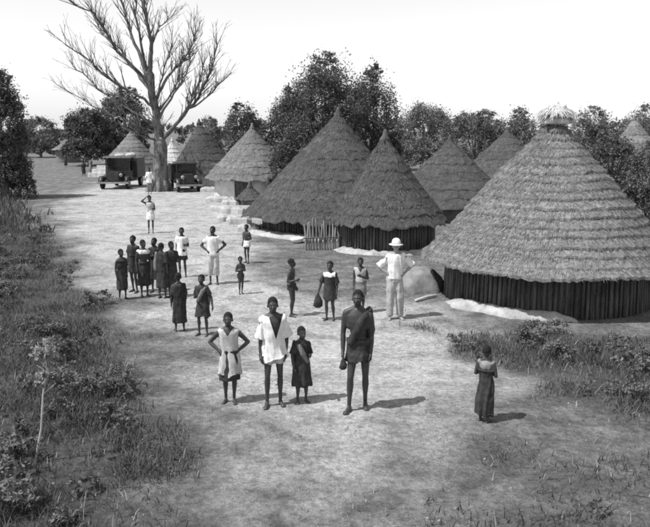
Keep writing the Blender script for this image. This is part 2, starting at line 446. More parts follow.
def make_hut(name, label, cx, cy, Rr, z_e, z_apex, Rw, courses=9, m_thatch=None, m_straw=None, m_wall=None, seed=0,
             apex_off=(0, 0), per=260, knot=None, stakes=False, plinth=None, group='thatched huts of the village', step=0.06, seg=96, ruff=0.03, door=None):
    rng = random.Random(seed)
    gz = ground_z(cx, cy)
    root = empty(name, (cx, cy, gz)); tag(root, label, 'hut', group)
    ax, ay = apex_off; H = z_apex - z_e
    # wall
    mb = MB(); rows = []
    hw = z_e + (Rr - Rw) / Rr * H - 0.05
    hw = min(hw, z_e + 0.75)
    n = 64
    rings = []
    for i in range(8):
        z = -0.25 + (hw + 0.25) * i / 7
        rings.append([((Rw + 0.05 * (mnoise.noise(Vector((math.cos(t) * 2, math.sin(t) * 2, z * 1.5 + seed)))) + 0.05 * (1 - i / 7)) * math.cos(t),
                       (Rw + 0.05 * (mnoise.noise(Vector((math.cos(t) * 2, math.sin(t) * 2, z * 1.5 + seed)))) + 0.05 * (1 - i / 7)) * math.sin(t), z)
                      for t in [2 * math.pi * j / n for j in range(n)]])
    mb.loft(rings)
    wall = mb.build('wall', m_wall or MUD, root)
    if stakes:
        ms = MB(); k = int(2 * math.pi * Rw / 0.11)
        for j in range(k):
            t = 2 * math.pi * j / k + rng.uniform(-.008, .008)
            r0 = Rw + 0.10 + rng.uniform(-.015, .02); r1 = Rw + 0.05 + rng.uniform(-.02, .02)
            rr = rng.uniform(.032, .05)
            t1 = t + rng.uniform(-.012, .012)
            ms.tube([(r0 * math.cos(t), r0 * math.sin(t), -0.2), (r1 * math.cos(t1), r1 * math.sin(t1), hw - 0.02)], [rr, rr * .85], n=6, round_ends=False)
        so = ms.build('wall_stakes', STAKE, root); so['kind'] = 'stuff'
    if door is not None:
        md = MB()
        dw, dh = 0.42, hw - 0.15
        rr = []
        for da, off in ((-dw, 0.13), (dw, 0.13)):
            pass
        c, s_ = math.cos(door), math.sin(door)
        def dp(u, v, o): return ((Rw + o) * c - u * s_, (Rw + o) * s_ + u * c, v)
        b = 0
        for u0, u1 in ((-dw, dw),):
            md.loft([[dp(u0, 0.02, -0.3), dp(u1, 0.02, -0.3), dp(u1, 0.02, 0.09), dp(u0, 0.02, 0.09)],
                     [dp(u0, dh, -0.3), dp(u1, dh, -0.3), dp(u1, dh, 0.09), dp(u0, dh, 0.09)]])
        dd = md.build('door', STAKE, root, smooth=False)
        mf = MB()
        for u in (-dw - .04, dw + .04):
            mf.tube([dp(u, 0, .11), dp(u, dh + .03, .11)], [.045, .04], n=6)
        mf.build('door_frame', LOG, dd)
    # roof: inner cone, then thatch courses
    rf = MB()
    n = 64
    rings = [[(ax * (1 - s) + Rr * 0.97 * s * math.cos(t), ay * (1 - s) + Rr * 0.97 * s * math.sin(t), z_apex - H * s - 0.02 - .02 * s) for t in [2 * math.pi * j / n for j in range(n)]] for s in (0.02, 0.5, 0.98)]
    rings.append([(ax * .5 * 0 + Rr * 0.90 * math.cos(t), Rr * 0.90 * math.sin(t), z_e - 0.02) for t in [2 * math.pi * j / n for j in range(n)]])
    rings.append([(ax * .6 + Rr * 0.42 * math.cos(t), ay * .6 + Rr * 0.42 * math.sin(t), z_apex - H * .52) for t in [2 * math.pi * j / n for j in range(n)]])
    rf.loft(rings)
    roof = rf.build('roof', m_thatch, root)
    km_ = (knot or (0, 0, m_thatch))[2]
    slope = math.hypot(Rr, H); strows = []
    for c in range(courses):
        s0 = max(0.015, (c - 0.25) / courses); s1 = (c + 1) / courses
        s1 += rng.uniform(-.07, .07) / courses if c < courses - 1 else 0
        mbc = MB(); rings = []
        sg = max(36, int(seg * (0.35 + 0.65 * s1)))
        ph = rng.uniform(0, 100)
        jit = [rng.uniform(-1, 1) for _ in range(sg)]
        jit2 = [rng.uniform(-1, 1) for _ in range(sg)]
        st = step * rng.uniform(.8, 1.2); strows.append((s0, s1, st))
        for (sv, up, jw) in ((s0, 0.012, 0), ((s0 + s1) / 2, st * .62, .25), (s1 - .03 / slope, st, .8), (s1 + .02 / slope, st * .55, 1.0), (s1 - .05 / slope, -0.01, .3)):
            ring = []
            for j in range(sg):
                t = 2 * math.pi * j / sg
                wob = mnoise.noise(Vector((math.cos(t) * 3, math.sin(t) * 3, ph))) * 1.6
                ss = sv + jw * (ruff * jit[j] + ruff * 1.3 * wob) / slope * 1.4
                u = up + jw * .016 * jit2[j] + float(dent_at(math.cos(t) * Rr * sv, math.sin(t) * Rr * sv, seed))
                rad = Rr * ss
                ring.append((ax * (1 - ss) + (rad + u * H / slope) * math.cos(t), ay * (1 - ss) + (rad + u * H / slope) * math.sin(t), z_apex - H * ss + u * Rr / slope))
            rings.append(ring)
        mbc.loft(rings, cap=False)
        mbc.build('thatch_course', km_ if c == 0 else m_thatch, roof, smooth=False)
    so = obj('loose_straw', straw_mesh('loose_straw', (ax, ay, z_apex), Rr, z_e, strows, per, m_straw, seed + 5, seed), roof)
    so['kind'] = 'stuff'
    # top knot
    kr, kh, km = knot or (0.16, 0.25, m_thatch)
    kb = MB()
    kb.ell_loft([(ax, ay, z_apex - kh * .9, kr * 1.15, kr * 1.15), (ax, ay, z_apex - kh * .2, kr * .95, kr * .95), (ax, ay, z_apex + kh * .1, kr * .62, kr * .62), (ax, ay, z_apex + kh * .5, kr * .5, kr * .5), (ax, ay, z_apex + kh, kr * .25, kr * .25)], n=18, fold=.25, k=6, ph=seed)
    kn = kb.build('topknot', km, roof)
    return root, roof

# the big hut on the right
BX, BY = at(547, 270, 18.5).x, 18.5
bR = 3.07; bze = 0.93; bza = at(556, 117, BY).z
big_hut, big_roof = make_hut('thatched_hut', 'large round hut with tiered grey thatch and pale topknot, nearest on the right', BX, BY, bR, bze, bza, 2.42,
    courses=18, m_thatch=THATCH, m_straw=STRAW, m_wall=MUD, seed=3, apex_off=(at(556, 117, BY).x - BX, 0), per=2300, knot=(0.34, 0.20, THATCH_PALE), stakes=True, step=0.08, seg=260, ruff=.022)
# lumpy pale straw bundle over its peak, with drooping ends
ax0 = at(556, 117, BY).x - BX
m = MB(); rk = random.Random(9)
for k in range(16):
    t = 2 * math.pi * k / 16 + rk.uniform(-.2, .2)
    r_ = rk.uniform(.20, .40)
    m.tube([(ax0, 0, bza + .06), (ax0 + math.cos(t) * r_ * .55, math.sin(t) * r_ * .55, bza + rk.uniform(.06, .24)), (ax0 + math.cos(t) * r_, math.sin(t) * r_, bza - r_ * .30 + rk.uniform(-.06, .12))], [.13, .12, .05], n=8)
m.tube([(ax0, 0, bza), (ax0 + .02, 0, bza + .34)], [.12, .04], n=8)
obj('straw_bundle', m.fused('straw_bundle', THATCH_PALE, .03, 1), big_roof)
rng = np.random.default_rng(5)
n = 1500
th = rng.random(n) * 2 * np.pi
L = 0.10 + rng.random(n) * 0.16
r0 = .10 + rng.random(n) * .28
p0 = np.stack([ax0 + r0 * np.cos(th), r0 * np.sin(th), bza + .25 - r0 * .5 + rng.random(n) * .08], 1)
el = -.4 - rng.random(n) * .7
p1 = p0 + np.stack([np.cos(th) * np.cos(el), np.sin(th) * np.cos(el), np.sin(el)], 1) * L[:, None]
tg = np.stack([-np.sin(th), np.cos(th), 0 * th], 1) * .012
o = obj('topknot_straw', mesh_np('topknot_straw', np.stack([p0 - tg, p0 + tg, p1 + tg * .4, p1 - tg * .4], 1).reshape(-1, 3), np.arange(n * 4).reshape(-1, 4), 4, THATCH_PALE), big_roof)
o['kind'] = 'stuff'
def plinth(root, r_in, r_out, a0, a1, h, seed, material=None):
    m = MB(); rings = []; N_ = 60
    for i in range(N_ + 1):
        t = a0 + (a1 - a0) * i / N_
        e = min(1, 6 * min(i, N_ - i) / N_ + .15)
        nr = .16 * mnoise.noise(Vector((math.cos(t) * 4, math.sin(t) * 4, seed))) + .06 * mnoise.noise(Vector((t * 14, 0, seed)))
        nh = .06 * mnoise.noise(Vector((t * 9, 3, seed)))
        prof = [(r_in, -.2), (r_in, h * e + nh), (r_in + (r_out - r_in) * .55, (h + .02) * e + nh), (r_out - .10 + nr, h * .9 * e + nh), (r_out + nr, h * .45 * e), (r_out + .10 + nr, -.2)]
        rings.append([(r * math.cos(t), r * math.sin(t), z) for r, z in prof])
    m.loft(rings)
    return m.build('plinth', material or MUD_LEDGE, root)
plinth(big_hut, 2.38, 2.78, R(196), R(268), 0.15, 4)

# the long cluster of huts in the middle
def hut_px(name, label, pcx, pe, Yc, Rpx, papex, Rw_f, **k):
    c = at(pcx, pe, Yc)
    Rm = Rpx * pxm(Yc)
    za = at(papex[0], papex[1], Yc)
    return make_hut(name, label, c.x, Yc, Rm, max(.6, c.z), za.z, Rm * Rw_f, apex_off=(za.x - c.x, 0), **k)
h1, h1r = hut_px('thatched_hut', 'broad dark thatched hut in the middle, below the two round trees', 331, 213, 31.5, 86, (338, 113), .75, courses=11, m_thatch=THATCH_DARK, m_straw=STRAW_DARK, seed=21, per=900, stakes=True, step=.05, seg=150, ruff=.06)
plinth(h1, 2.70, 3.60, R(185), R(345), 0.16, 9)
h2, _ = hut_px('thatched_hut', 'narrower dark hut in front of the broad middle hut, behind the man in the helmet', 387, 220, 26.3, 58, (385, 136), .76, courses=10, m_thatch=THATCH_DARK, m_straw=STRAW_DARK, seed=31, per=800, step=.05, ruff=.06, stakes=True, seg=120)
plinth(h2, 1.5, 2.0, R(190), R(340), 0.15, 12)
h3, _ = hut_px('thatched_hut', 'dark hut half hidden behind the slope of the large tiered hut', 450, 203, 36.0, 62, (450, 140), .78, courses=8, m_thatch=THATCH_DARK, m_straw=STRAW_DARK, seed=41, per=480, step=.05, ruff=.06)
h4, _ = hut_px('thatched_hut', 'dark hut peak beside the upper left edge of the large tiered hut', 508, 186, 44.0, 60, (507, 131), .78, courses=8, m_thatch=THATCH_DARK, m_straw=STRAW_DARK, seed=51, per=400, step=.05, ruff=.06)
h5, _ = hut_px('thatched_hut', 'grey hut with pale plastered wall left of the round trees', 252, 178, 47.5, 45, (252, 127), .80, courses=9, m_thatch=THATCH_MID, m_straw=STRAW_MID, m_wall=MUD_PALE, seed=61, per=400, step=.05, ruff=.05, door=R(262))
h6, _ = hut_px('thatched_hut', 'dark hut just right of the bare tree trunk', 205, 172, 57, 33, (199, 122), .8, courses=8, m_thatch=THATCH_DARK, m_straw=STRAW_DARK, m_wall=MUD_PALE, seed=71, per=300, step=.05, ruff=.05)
h7, _ = hut_px('thatched_hut', 'pale straw hut behind the dark lorry, left of the bare tree', 131, 163, 72, 27, (131, 132), .8, courses=8, m_thatch=THATCH, m_straw=STRAW, m_wall=MUD_PALE, seed=81, per=120)
h8, _ = hut_px('thatched_hut', 'narrow pale conical hut peeping out behind the bare tree trunk', 173, 166, 76, 14, (172, 140), .8, courses=6, m_thatch=THATCH_PALE, m_straw=STRAW, m_wall=MUD_PALE, seed=91, per=80)
h9, _ = hut_px('thatched_hut', 'small far hut with low pale roof at the end of the track', 68, 150, 98, 15, (68, 139), .75, courses=5, m_thatch=THATCH_MID, m_straw=STRAW, m_wall=MUD, seed=95, per=80)
h10, _ = hut_px('thatched_hut', 'far pale hut among trees at the right edge', 636, 168, 62, 36, (634, 118), .78, courses=6, m_thatch=THATCH, m_straw=STRAW, m_wall=MUD_PALE, seed=97, per=80)
# low coop by the middle hut
c = gp(250, 204)
coop, _ = make_hut('thatched_coop', 'little low dark thatched coop left of the broad middle hut', c.x, c.y, 0.85, 0.28, 1.05, 0.6, courses=5, m_thatch=THATCH_DARK, m_straw=STRAW_DARK, seed=99, per=120, group=None, step=.04, seg=60)
coop['category'] = 'coop'

# reed screen by the middle hut
p = gp(322, 250)
scr = empty('reed_screen', (p.x, p.y, p.z), R(4)); tag(scr, 'upright reed screen leaning before the broad middle hut', 'screen')
for i in range(13):
    m = MB(); x = -.56 + i * .093 + random.uniform(-.01, .01)
    h = .98 + random.uniform(-.16, .14)
    m.tube([(x, 0, -.05), (x + random.uniform(-.03, .03), .05, h * .5), (x + random.uniform(-.05, .05), .12, h)], [.042, .038, .03], n=7)
    m.build('stake', mat('reed', .10, .26, 5, stretch=(1, 1, .2)), scr)
m = MB(); m.tube([(-.62, -.03, .42), (.62, -.02, .45)], [.025, .02], n=6); m.build('rail', LOG, scr)

# ------------------------------------------------------------------ trees
def leaf_cloud(lobes, n, size, seed, flat=0.0):
    """leaf sprays through the outer part of uneven lobes; lobes: (centre, (rx,ry,rz))"""
    rng = np.random.default_rng(seed)
    vol = np.array([r[0] * r[1] * r[2] for c, r in lobes]) ** 0.67
    cnt = (vol / vol.sum() * n).astype(int)
    C = []
    for (c, r), k in zip(lobes, cnt):
        # sub-clumps on the lobe's surface
        m = max(5, k // 60)
        d = rng.normal(size=(m, 3)); d /= np.linalg.norm(d, axis=1)[:, None]
        d[:, 2] = np.where(d[:, 2] < -0.5, -d[:, 2], d[:, 2])
        rad = 0.55 + 0.5 * rng.random(m) ** 0.6
        sub = d * rad[:, None]
        idx = rng.integers(0, m, k)
        q = sub[idx] + rng.normal(size=(k, 3)) * (0.10 + .04 * rng.random((k, 1)))
        C.append(np.array(c) + q * np.array(r))
    C = np.concatenate(C); k = len(C)
    nrm = rng.normal(size=(k, 3)); nrm[:, 2] += flat; nrm /= np.linalg.norm(nrm, axis=1)[:, None]
    a = np.cross(nrm, rng.normal(size=(k, 3))); a /= np.linalg.norm(a, axis=1)[:, None]
    b = np.cross(nrm, a)
    s = size * (0.6 + 0.8 * rng.random(k))[:, None]
    V = np.stack([C - a * s * .6, C - b * s * .32, C + a * s * .6, C + b * s * .32], 1).reshape(-1, 3)
    return V, np.arange(k * 4).reshape(-1, 4)

def leafy_tree(name, label, px, py_top, hw_px, Y, leafmat, seed, n=5000, leaf=0.22, base_frac=0.25, group='leafy trees round the village', lobes_n=9, cat='tree', aspect=1.0, low=None):
    rng = random.Random(seed)
    top = at(px, py_top, Y); Rm = hw_px * pxm(Y)
    x = top.x; gz = ground_z(x, Y)
    H = top.z - gz
    root = empty(name, (x, Y, gz)); tag(root, label, cat, group)
    zc0 = H * base_frac
    lobes = []
    hh = (H - zc0) / 2
    lobes.append(((0, 0, zc0 + hh), (Rm * .80, Rm * .80, hh * .86)))
    for i in range(lobes_n):
        t = 2 * math.pi * (i / lobes_n + rng.uniform(-.06, .06))
        zf = rng.uniform(.1, .9)
        rr = Rm * (0.62 * math.sqrt(max(.1, 1 - (2 * zf - 1) ** 2 * .75)))
        s = rng.uniform(.26, .44)
        lobes.append(((rr * math.cos(t), rr * math.sin(t), zc0 + 2 * hh * (.12 + .70 * zf)), (Rm * s, Rm * s, Rm * s * rng.uniform(.8, 1.1) * aspect)))
    lobes.append(((Rm * rng.uniform(-.2, .2), 0, H - Rm * .28), (Rm * .34, Rm * .34, Rm * .26)))
    if base_frac < .065:
        for i in range(7):
            t = 2 * math.pi * (i / 7 + rng.uniform(-.05, .05)); q = rng.uniform(.5, .78)
            lobes.append(((Rm * q * math.cos(t), Rm * q * math.sin(t), H * rng.uniform(.10, .26)), (Rm * .38, Rm * .38, H * rng.uniform(.14, .2))))
    V, Fm = leaf_cloud(lobes, n, leaf, seed)
    crown = obj('crown', mesh_np('crown', V, Fm, 4, leafmat), root)
    m = MB()
    tr = max(.10, H * .035)
    m.tube([(0, 0, -.2), (.05, .02, zc0 * .8), (.0, .05, zc0 + hh * .6), (.05, 0, zc0 + hh * 1.3)], [tr * 1.3, tr, tr * .7, tr * .25], n=9)
    for (c, r) in lobes[1:]:
        z0 = zc0 * .7 + hh * rng.uniform(.1, .6)
        mid = (c[0] * .5, c[1] * .5, (z0 + c[2]) / 2 + .1)
        m.tube([(0, .02, z0), mid, c], [tr * .5, tr * .32, tr * .1], n=6)
    m.build('trunk', BARK_DARK, root)
    return root

leafy_tree('leafy_tree', 'tall dark tree cut by the left edge', -5, 70, 29, 46, LEAF, 1, n=51000, leaf=0.116, base_frac=0.03)
leafy_tree('leafy_tree', 'dark far tree over the small pale roof at the end of the track', 86, 106, 26, 88, LEAF, 2, n=23400, leaf=0.193, base_frac=0.03)
leafy_tree('leafy_tree', 'dark far tree behind the branches on the left of the bare tree', 122, 86, 28, 92, LEAF, 3, n=27000, leaf=0.203, base_frac=0.03)
leafy_tree('leafy_tree', 'greyish far tree between the left edge tree and the small far hut', 38, 116, 24, 115, LEAF_MID, 4, n=12600, leaf=0.218, base_frac=0.02)
leafy_tree('leafy_tree', 'low round dark tree behind the grey hut with the plastered wall', 242, 102, 21, 64, LEAF, 5, n=19800, leaf=0.136, base_frac=0.06)
leafy_tree('leafy_tree', 'tallest round tree rising behind the peak of the broad middle hut', 324, 53, 47, 44, LEAF, 6, n=54000, leaf=0.106, base_frac=0.06, lobes_n=12)
leafy_tree('leafy_tree', 'narrower round tree on the right of the tallest one', 376, 64, 28, 47, LEAF, 7, n=39600, leaf=0.106, base_frac=0.06, aspect=1.3, lobes_n=11)
leafy_tree('leafy_tree', 'dark lower tree on the left shoulder of the tallest round tree', 287, 98, 27, 50, LEAF, 8, n=25200, leaf=0.116, base_frac=0.05)
leafy_tree('leafy_tree', 'small dark tree between the plastered hut and the broad middle hut', 281, 142, 15, 43, LEAF, 9, n=10800, leaf=0.087, base_frac=0.05)
leafy_tree('leafy_tree', 'pale grey tree just right of the two tall round trees', 424, 103, 36, 78, LEAF_PALE, 10, n=23400, leaf=0.165, base_frac=0.03)
leafy_tree('leafy_tree', 'grey broad tree above the half hidden huts', 476, 109, 38, 62, LEAF_MID, 11, n=27000, leaf=0.136, base_frac=0.03)
leafy_tree('leafy_tree', 'pale grey tree left of the pale topknot of the large hut', 518, 108, 24, 68, LEAF_PALE, 12, n=14400, leaf=0.145, base_frac=0.03)
leafy_tree('leafy_tree', 'pale grey tree right of the pale topknot of the large hut', 593, 105, 27, 66, LEAF_PALE, 13, n=16200, leaf=0.145, base_frac=0.03)
leafy_tree('leafy_tree', 'pale grey tree cut by the right edge', 646, 105, 27, 76, LEAF_PALE, 14, n=14400, leaf=0.154, base_frac=0.03)
leafy_tree('leafy_tree', 'dense dark bushy tree right of the large hut peak', 614, 134, 27, 40, LEAF, 15, n=27000, leaf=0.097, base_frac=0.01)
leafy_tree('leafy_tree', 'dark bushy tree at the right edge above the large hut slope', 652, 140, 24, 34, LEAF_MID, 16, n=23400, leaf=0.087, base_frac=0.01)
leafy_tree('leafy_tree', 'pale far tree between the bare tree and the plastered hut', 208, 117, 17, 105, LEAF_PALE, 17, n=10800, leaf=0.193, base_frac=0.02)

# far wood that closes the view
V = []; Fc = 0; allV = []; allF = []
lob = []
rl = random.Random(77)
for k in range(90):
    x = -150 + 300 * k / 89 + rl.uniform(-2, 2)
    Y = 150 + rl.uniform(-10, 25)
    h = rl.uniform(2.2, 3.6) * (1.25 if x > 8 else 1.0)
    lob.append(((x, Y, h * .75), (rl.uniform(2.5, 4.5), 3.0, h)))
Vv, Ff = leaf_cloud(lob, 26000, .75, 3)
o = obj('far_wood', mesh_np('far_wood', Vv, Ff, 4, LEAF_MID)); tag(o, 'far grey line of scrub woodland along the horizon', 'woodland', kind='stuff')

# bare tree
TB = gp(160, 191)
def bare_tree():
    root = empty('bare_tree', TB); tag(root, 'tall leafless tree with a thick grey trunk at the top left', 'tree')
    Y0 = TB.y; rr = random.Random(5)
    limbs = [  # (pixel path, depth drift, start radius px, end radius px)
        ([(160, 193), (160, 180), (160.5, 168), (160, 156), (160, 146), (159.5, 137)], 0.0, 8.4, 6.2),
        ([(160.3, 160), (160, 148), (159.5, 137), (157, 122), (154, 104), (149, 76)], 0.0, 9.6, 5.4),
        ([(149, 76), (151, 55), (151, 43), (147, 20), (143, 0), (140, -26)], -1.0, 4.4, 1.4),
        ([(150, 80), (138, 52), (129, 26), (122, 4), (114, -22)], 1.5, 3.4, 1.0),
        ([(149, 84), (134, 68), (117, 52), (104, 28), (92, 12), (74, 4)], -2.2, 3.0, .8),
        ([(153, 96), (140, 78), (131, 66), (118, 46), (104, 36), (96, 22)], 2.0, 2.4, .6),
        ([(156, 112), (144, 98), (130, 92), (117, 84), (100, 72), (90, 60), (66, 45)], -1.6, 2.6, .7),
        ([(158, 128), (140, 116), (122, 106), (103, 93), (88, 78), (73, 66)], 1.4, 2.0, .6),
        ([(158, 134), (136, 124), (112, 116), (94, 107), (66, 90)], -.8, 1.5, .5),
        ([(157, 98), (164, 82), (176, 68), (188, 59), (192, 46), (196, 33)], 1.0, 2.8, .8),
        ([(160, 118), (167, 104), (178, 88), (186, 74), (190, 58)], -2.0, 2.3, .7),
        ([(162, 140), (172, 130), (184, 115), (199, 98), (206, 82), (212, 68), (217, 46)], 1.8, 3.6, .8),
        ([(163, 138), (176, 124), (190, 104), (198, 84), (203, 66)], -1.2, 2.8, .8),
        ([(190, 108), (203, 100), (214, 90), (224, 80)], 2.2, 1.7, .6),
        ([(151, 44), (156, 34), (162, 25), (168, 18)], 1.0, 1.6, .6),
        ([(160, 110), (172, 92), (178, 78), (180, 60)], .5, 1.8, .6),
        ([(155, 104), (160, 84), (166, 62), (172, 48)], -1.5, 2.0, .6),
        ([(148, 74), (141, 44), (136, 14), (134, -18)], -2.4, 2.6, .9),
        ([(161, 144), (150, 138), (142, 136), (136, 132)], -1.2, 2.4, .8),
    ]
    pm = pxm(Y0)
    tw = MB()
    for li, (path, drift, r0, r1) in enumerate(limbs):
        pts = []; n = len(path); base_d = 0.0
        for i, (a, b) in enumerate(path):
            f = i / (n - 1)
            p = at(a, b, Y0 + drift * f * (1 if li else 0)) - TB
            pts.append(p)
        # refine with a little crookedness
        fine = []; rad = []
        for i in range(n - 1):
            for q in range(3):
                f = (i + q / 3) / (n - 1)
                p = pts[i].lerp(pts[i + 1], q / 3)
                if 0 < f: p = p + Vector((rr.uniform(-1, 1), rr.uniform(-1, 1), rr.uniform(-1, 1))) * .07 * (1 if li else .6)
                fine.append(p); rad.append((r0 + (r1 - r0) * f ** .8) * pm * (.62 if li else 1))
        fine.append(pts[-1]); rad.append(r1 * pm)
        m = MB()
        if li == 0:
            rad[-1] *= .55; rad[-2] *= .75; rad[0] *= 1.28; rad[1] *= 1.14; rad[2] *= 1.05
            fine[0].z -= .25
            m.tube(fine, rad, n=16, round_ends=False)
            for k in range(7):      # root flares
                t = 2 * math.pi * k / 7 + .3
                m.tube([(math.cos(t) * .38, math.sin(t) * .38, 1.0), (math.cos(t) * .62, math.sin(t) * .62, .32), (math.cos(t) * (.85 + .25 * math.sin(k * 5)), math.sin(t) * (.85 + .25 * math.sin(k * 5)), -.1)], [.16, .18, .12], n=8)
            m.build('trunk', BARK, root)
        else:
            m.tube(fine, rad, n=8)
            limb = m.build('branch', BARK_DARK, root)
            # twigs on this branch
            tw = MB()
            k0 = len(fine) // 3
            for i in range(k0, len(fine)):
                for _ in range(5 if i > k0 else 2):
                    if rr.random() < .12: continue
                    dirv = (fine[i] - fine[i - 1]).normalized()
                    q = Vector((rr.uniform(-1, 1), rr.uniform(-1, 1), rr.uniform(-.3, 1.1)))
                    d = (dirv * 1.0 + q * .75).normalized()
                    ln = rr.uniform(.5, 1.7)
                    a = fine[i]; b = a + d * ln * .5 + Vector((0, 0, .06)); c = b + (d + Vector((rr.uniform(-.4, .4), rr.uniform(-.4, .4), rr.uniform(0, .5)))).normalized() * ln * .55
                    rt = min(rad[i] * .45, .034)
                    tw.tube([a, b, c], [rt, rt * .7, .012], n=4, round_ends=False)
                    for _2 in range(2):
                        e = b.lerp(c, rr.random()); f2 = e + (d + Vector((rr.uniform(-.9, .9), rr.uniform(-.9, .9), rr.uniform(-.2, .7)))).normalized() * rr.uniform(.3, .8)
                        tw.tube([e, e.lerp(f2, .5) + Vector((0, 0, .03)), f2], [rt * .55, rt * .4, .010], n=3, round_ends=False)
            t_o = tw.build('twigs', BARK_DARK, limb); t_o['kind'] = 'stuff'
bare_tree()

# ------------------------------------------------------------------ lorry and car in the distance
def vehicle(name, label, loc, rz, W, Lg, Hh, cat, load=False):
    root = empty(name, loc, rz); tag(root, label, cat)
    wr = .38; hw = W / 2
    # front faces -Y
    m = MB(); m.box((-hw * .55, -Lg / 2, .42), (hw * .55, Lg / 2, .58)); m.build('chassis', PAINT_D, root, smooth=False)
    m = MB(); m.box((-hw * .40, -Lg / 2, .56), (hw * .40, -Lg / 2 + 1.15, 1.18), .05); hood = m.build('bonnet', PAINT_D, root, smooth=False)
    m = MB(); m.box((-hw * .34, -Lg / 2 - .05, .60), (hw * .34, -Lg / 2 - .003, 1.14)); rad_ = m.build('radiator', PAINT_D, hood, smooth=False)
    m = MB(); m.box((-hw * .80, -Lg / 2 + 1.153, .60), (hw * .80, -Lg / 2 + 2.1, 1.22)); cab = m.build('cab', PAINT_D, root, smooth=False)
    for x in (-hw * .76, hw * .76):
        for y in (-Lg / 2 + 1.2, -Lg / 2 + 2.05):
            m = MB(); m.box((x - .04, y - .04, 1.22), (x + .04, y + .04, Hh - .10)); m.build('post', PAINT_D, cab, smooth=False)
    m = MB(); m.box((-hw * .70, -Lg / 2 + 1.18, 1.25), (hw * .70, -Lg / 2 + 1.21, Hh - .14)); m.build('windscreen', GLASS_D, cab, smooth=False)
    m = MB(); m.box((-hw * .92, -Lg / 2 + .95, Hh - .10), (hw * .92, -Lg / 2 + 2.2, Hh), .05); m.build('cab_roof', PAINT_D, cab, smooth=False)
    m = MB(); m.box((-hw, -Lg / 2 + 2.25, .70), (hw, Lg / 2, Hh - .16), .03); m.build('box_body', PAINT_D, root, smooth=False)
    for s in (-1, 1):
        for y in (-Lg / 2 + .45, Lg / 2 - .75):
            m = MB(); m.disc_x((0, 0, 0), wr, .085, 24); tw = m.build('wheel', RUBBER, root, loc=(s * hw * .82, y, wr), smooth=False)
            m = MB(); m.disc_x((s * .012, 0, 0), wr * .6, .085, 18); m.build('rim', METAL, tw, smooth=False)
        m = MB()
        arc = [(s * hw * .82, -Lg / 2 + .45 + .5 * math.cos(a), wr + .5 * math.sin(a)) for a in [R(20 + 20 * q) for q in range(9)]]
        m.loft([[(p[0] - .16, p[1], p[2]), (p[0] + .16, p[1], p[2]), (p[0] + .16, p[1], p[2] + .03), (p[0] - .16, p[1], p[2] + .03)] for p in arc]); m.build('mudguard', PAINT_D, root)
        m = MB(); m.ellipsoid((s * hw * .52, -Lg / 2 - .02, 1.0), (.13, .10, .13)); hl = m.build('headlight', METAL, root)
    m = MB(); m.box((-hw * 1.02, -Lg / 2 - .22, .40), (hw * 1.02, -Lg / 2 - .12, .52)); m.build('bumper', METAL, root, smooth=False)
    return root
p = gp(123, 187)
vehicle('parked_lorry', 'dark box-bodied lorry parked facing us, left of the bare tree', p, R(-2), 2.2, 4.4, 2.25, 'lorry')
for i, (dx, h) in enumerate(((-.45, .30), (.35, .36))):
    m = MB(); m.ellipsoid((0, 0, h * .5), (.42, .34, h * .55)); m.ellipsoid((.12, .05, h * .7), (.22, .2, h * .4))
    o = obj('cloth_bundle', m.fused('cloth_bundle', CANVAS, .05), loc=(p.x + dx, p.y + 1.2, p.z + 2.07))
    tag(o, ['pale bundle on the roof of the dark lorry, the left one', 'pale bundle on the roof of the dark lorry, the right one'][i], 'bundle', 'bundles on the lorry')
wl = empty('mud_wall', gp(97, 177)); tag(wl, 'low stepped pale mud wall just left of the dark lorry', 'wall', kind='thing')
for i, (x0, x1, z0, z1) in enumerate(((-.75, .95, -.1, .34), (-.45, 1.0, .343, .68), (-.05, 1.05, .683, 1.0))):
    m = MB(); rings = []
    for q in range(11):
        f = q / 10; x = x0 + (x1 - x0) * f; jt = .035 * mnoise.noise(Vector((x * 4, i * 3, 0))); yy = i * .22
        rings.append([(x, yy - .22 + jt, z0), (x, yy + .22 + jt, z0), (x, yy + .20 - jt, z1 + jt), (x, yy - .20 + jt, z1 + jt)])
    m.loft(rings); m.build('wall_course', MUD_PALE, wl, smooth=False)
p2 = gp(179, 192)
vehicle('parked_car', 'dark motor car standing just right of the bare tree trunk', p2 + Vector((0.1, 1.6, 0)), R(20), 1.7, 3.9, 1.95, 'car')

# ------------------------------------------------------------------ logs, stick, calabash, mound
bank = empty('mud_bank', gp(226, 208)); tag(bank, 'low broken bank of pale mud blocks left of the broad middle hut', 'bank', kind='thing')
for k, (bx, by, ln, hh) in enumerate(((212, 192, 1.5, .34), (224, 195, 1.2, .28), (219, 202, 1.5, .32), (231, 204.5, 1.0, .26), (221, 211, 1.1, .30), (233, 213.5, 1.2, .36), (228, 221, 1.0, .28), (239, 224, 1.1, .34), (249, 231, .9, .30))):
    q = gp(bx, by) - bank.location; m = MB(); rr = random.Random(k + 3); rings = []
    for t in range(7):
        f = t / 6; e = .72 if t in (0, 6) else 1.0
        x = ln * (f - .5); jy = rr.uniform(-.05, .05); jz = rr.uniform(-.05, .05); d_ = .26 * e
        rings.append([(x, jy - d_ - .05, -.1), (x, jy + d_ + .05, -.1), (x, jy + d_, (hh + jz) * .75 * e), (x, jy + d_ * .4, (hh + jz) * e), (x, jy - d_ * .5, (hh - jz * .5) * e), (x, jy - d_, hh * .7 * e)])
    m.loft(rings); b_ = m.build('block', MUD_LEDGE, bank, q, smooth=False); b_.rotation_euler.z = rr.uniform(-.35, .1)
a = gp(416, 302); b = gp(436, 297); m = MB()
d = b - a
m.tube([(-d.x / 2, -d.y / 2, .04), (0, .02, .055), (d.x / 2, d.y / 2, .045)], [.035, .04, .03], n=8)
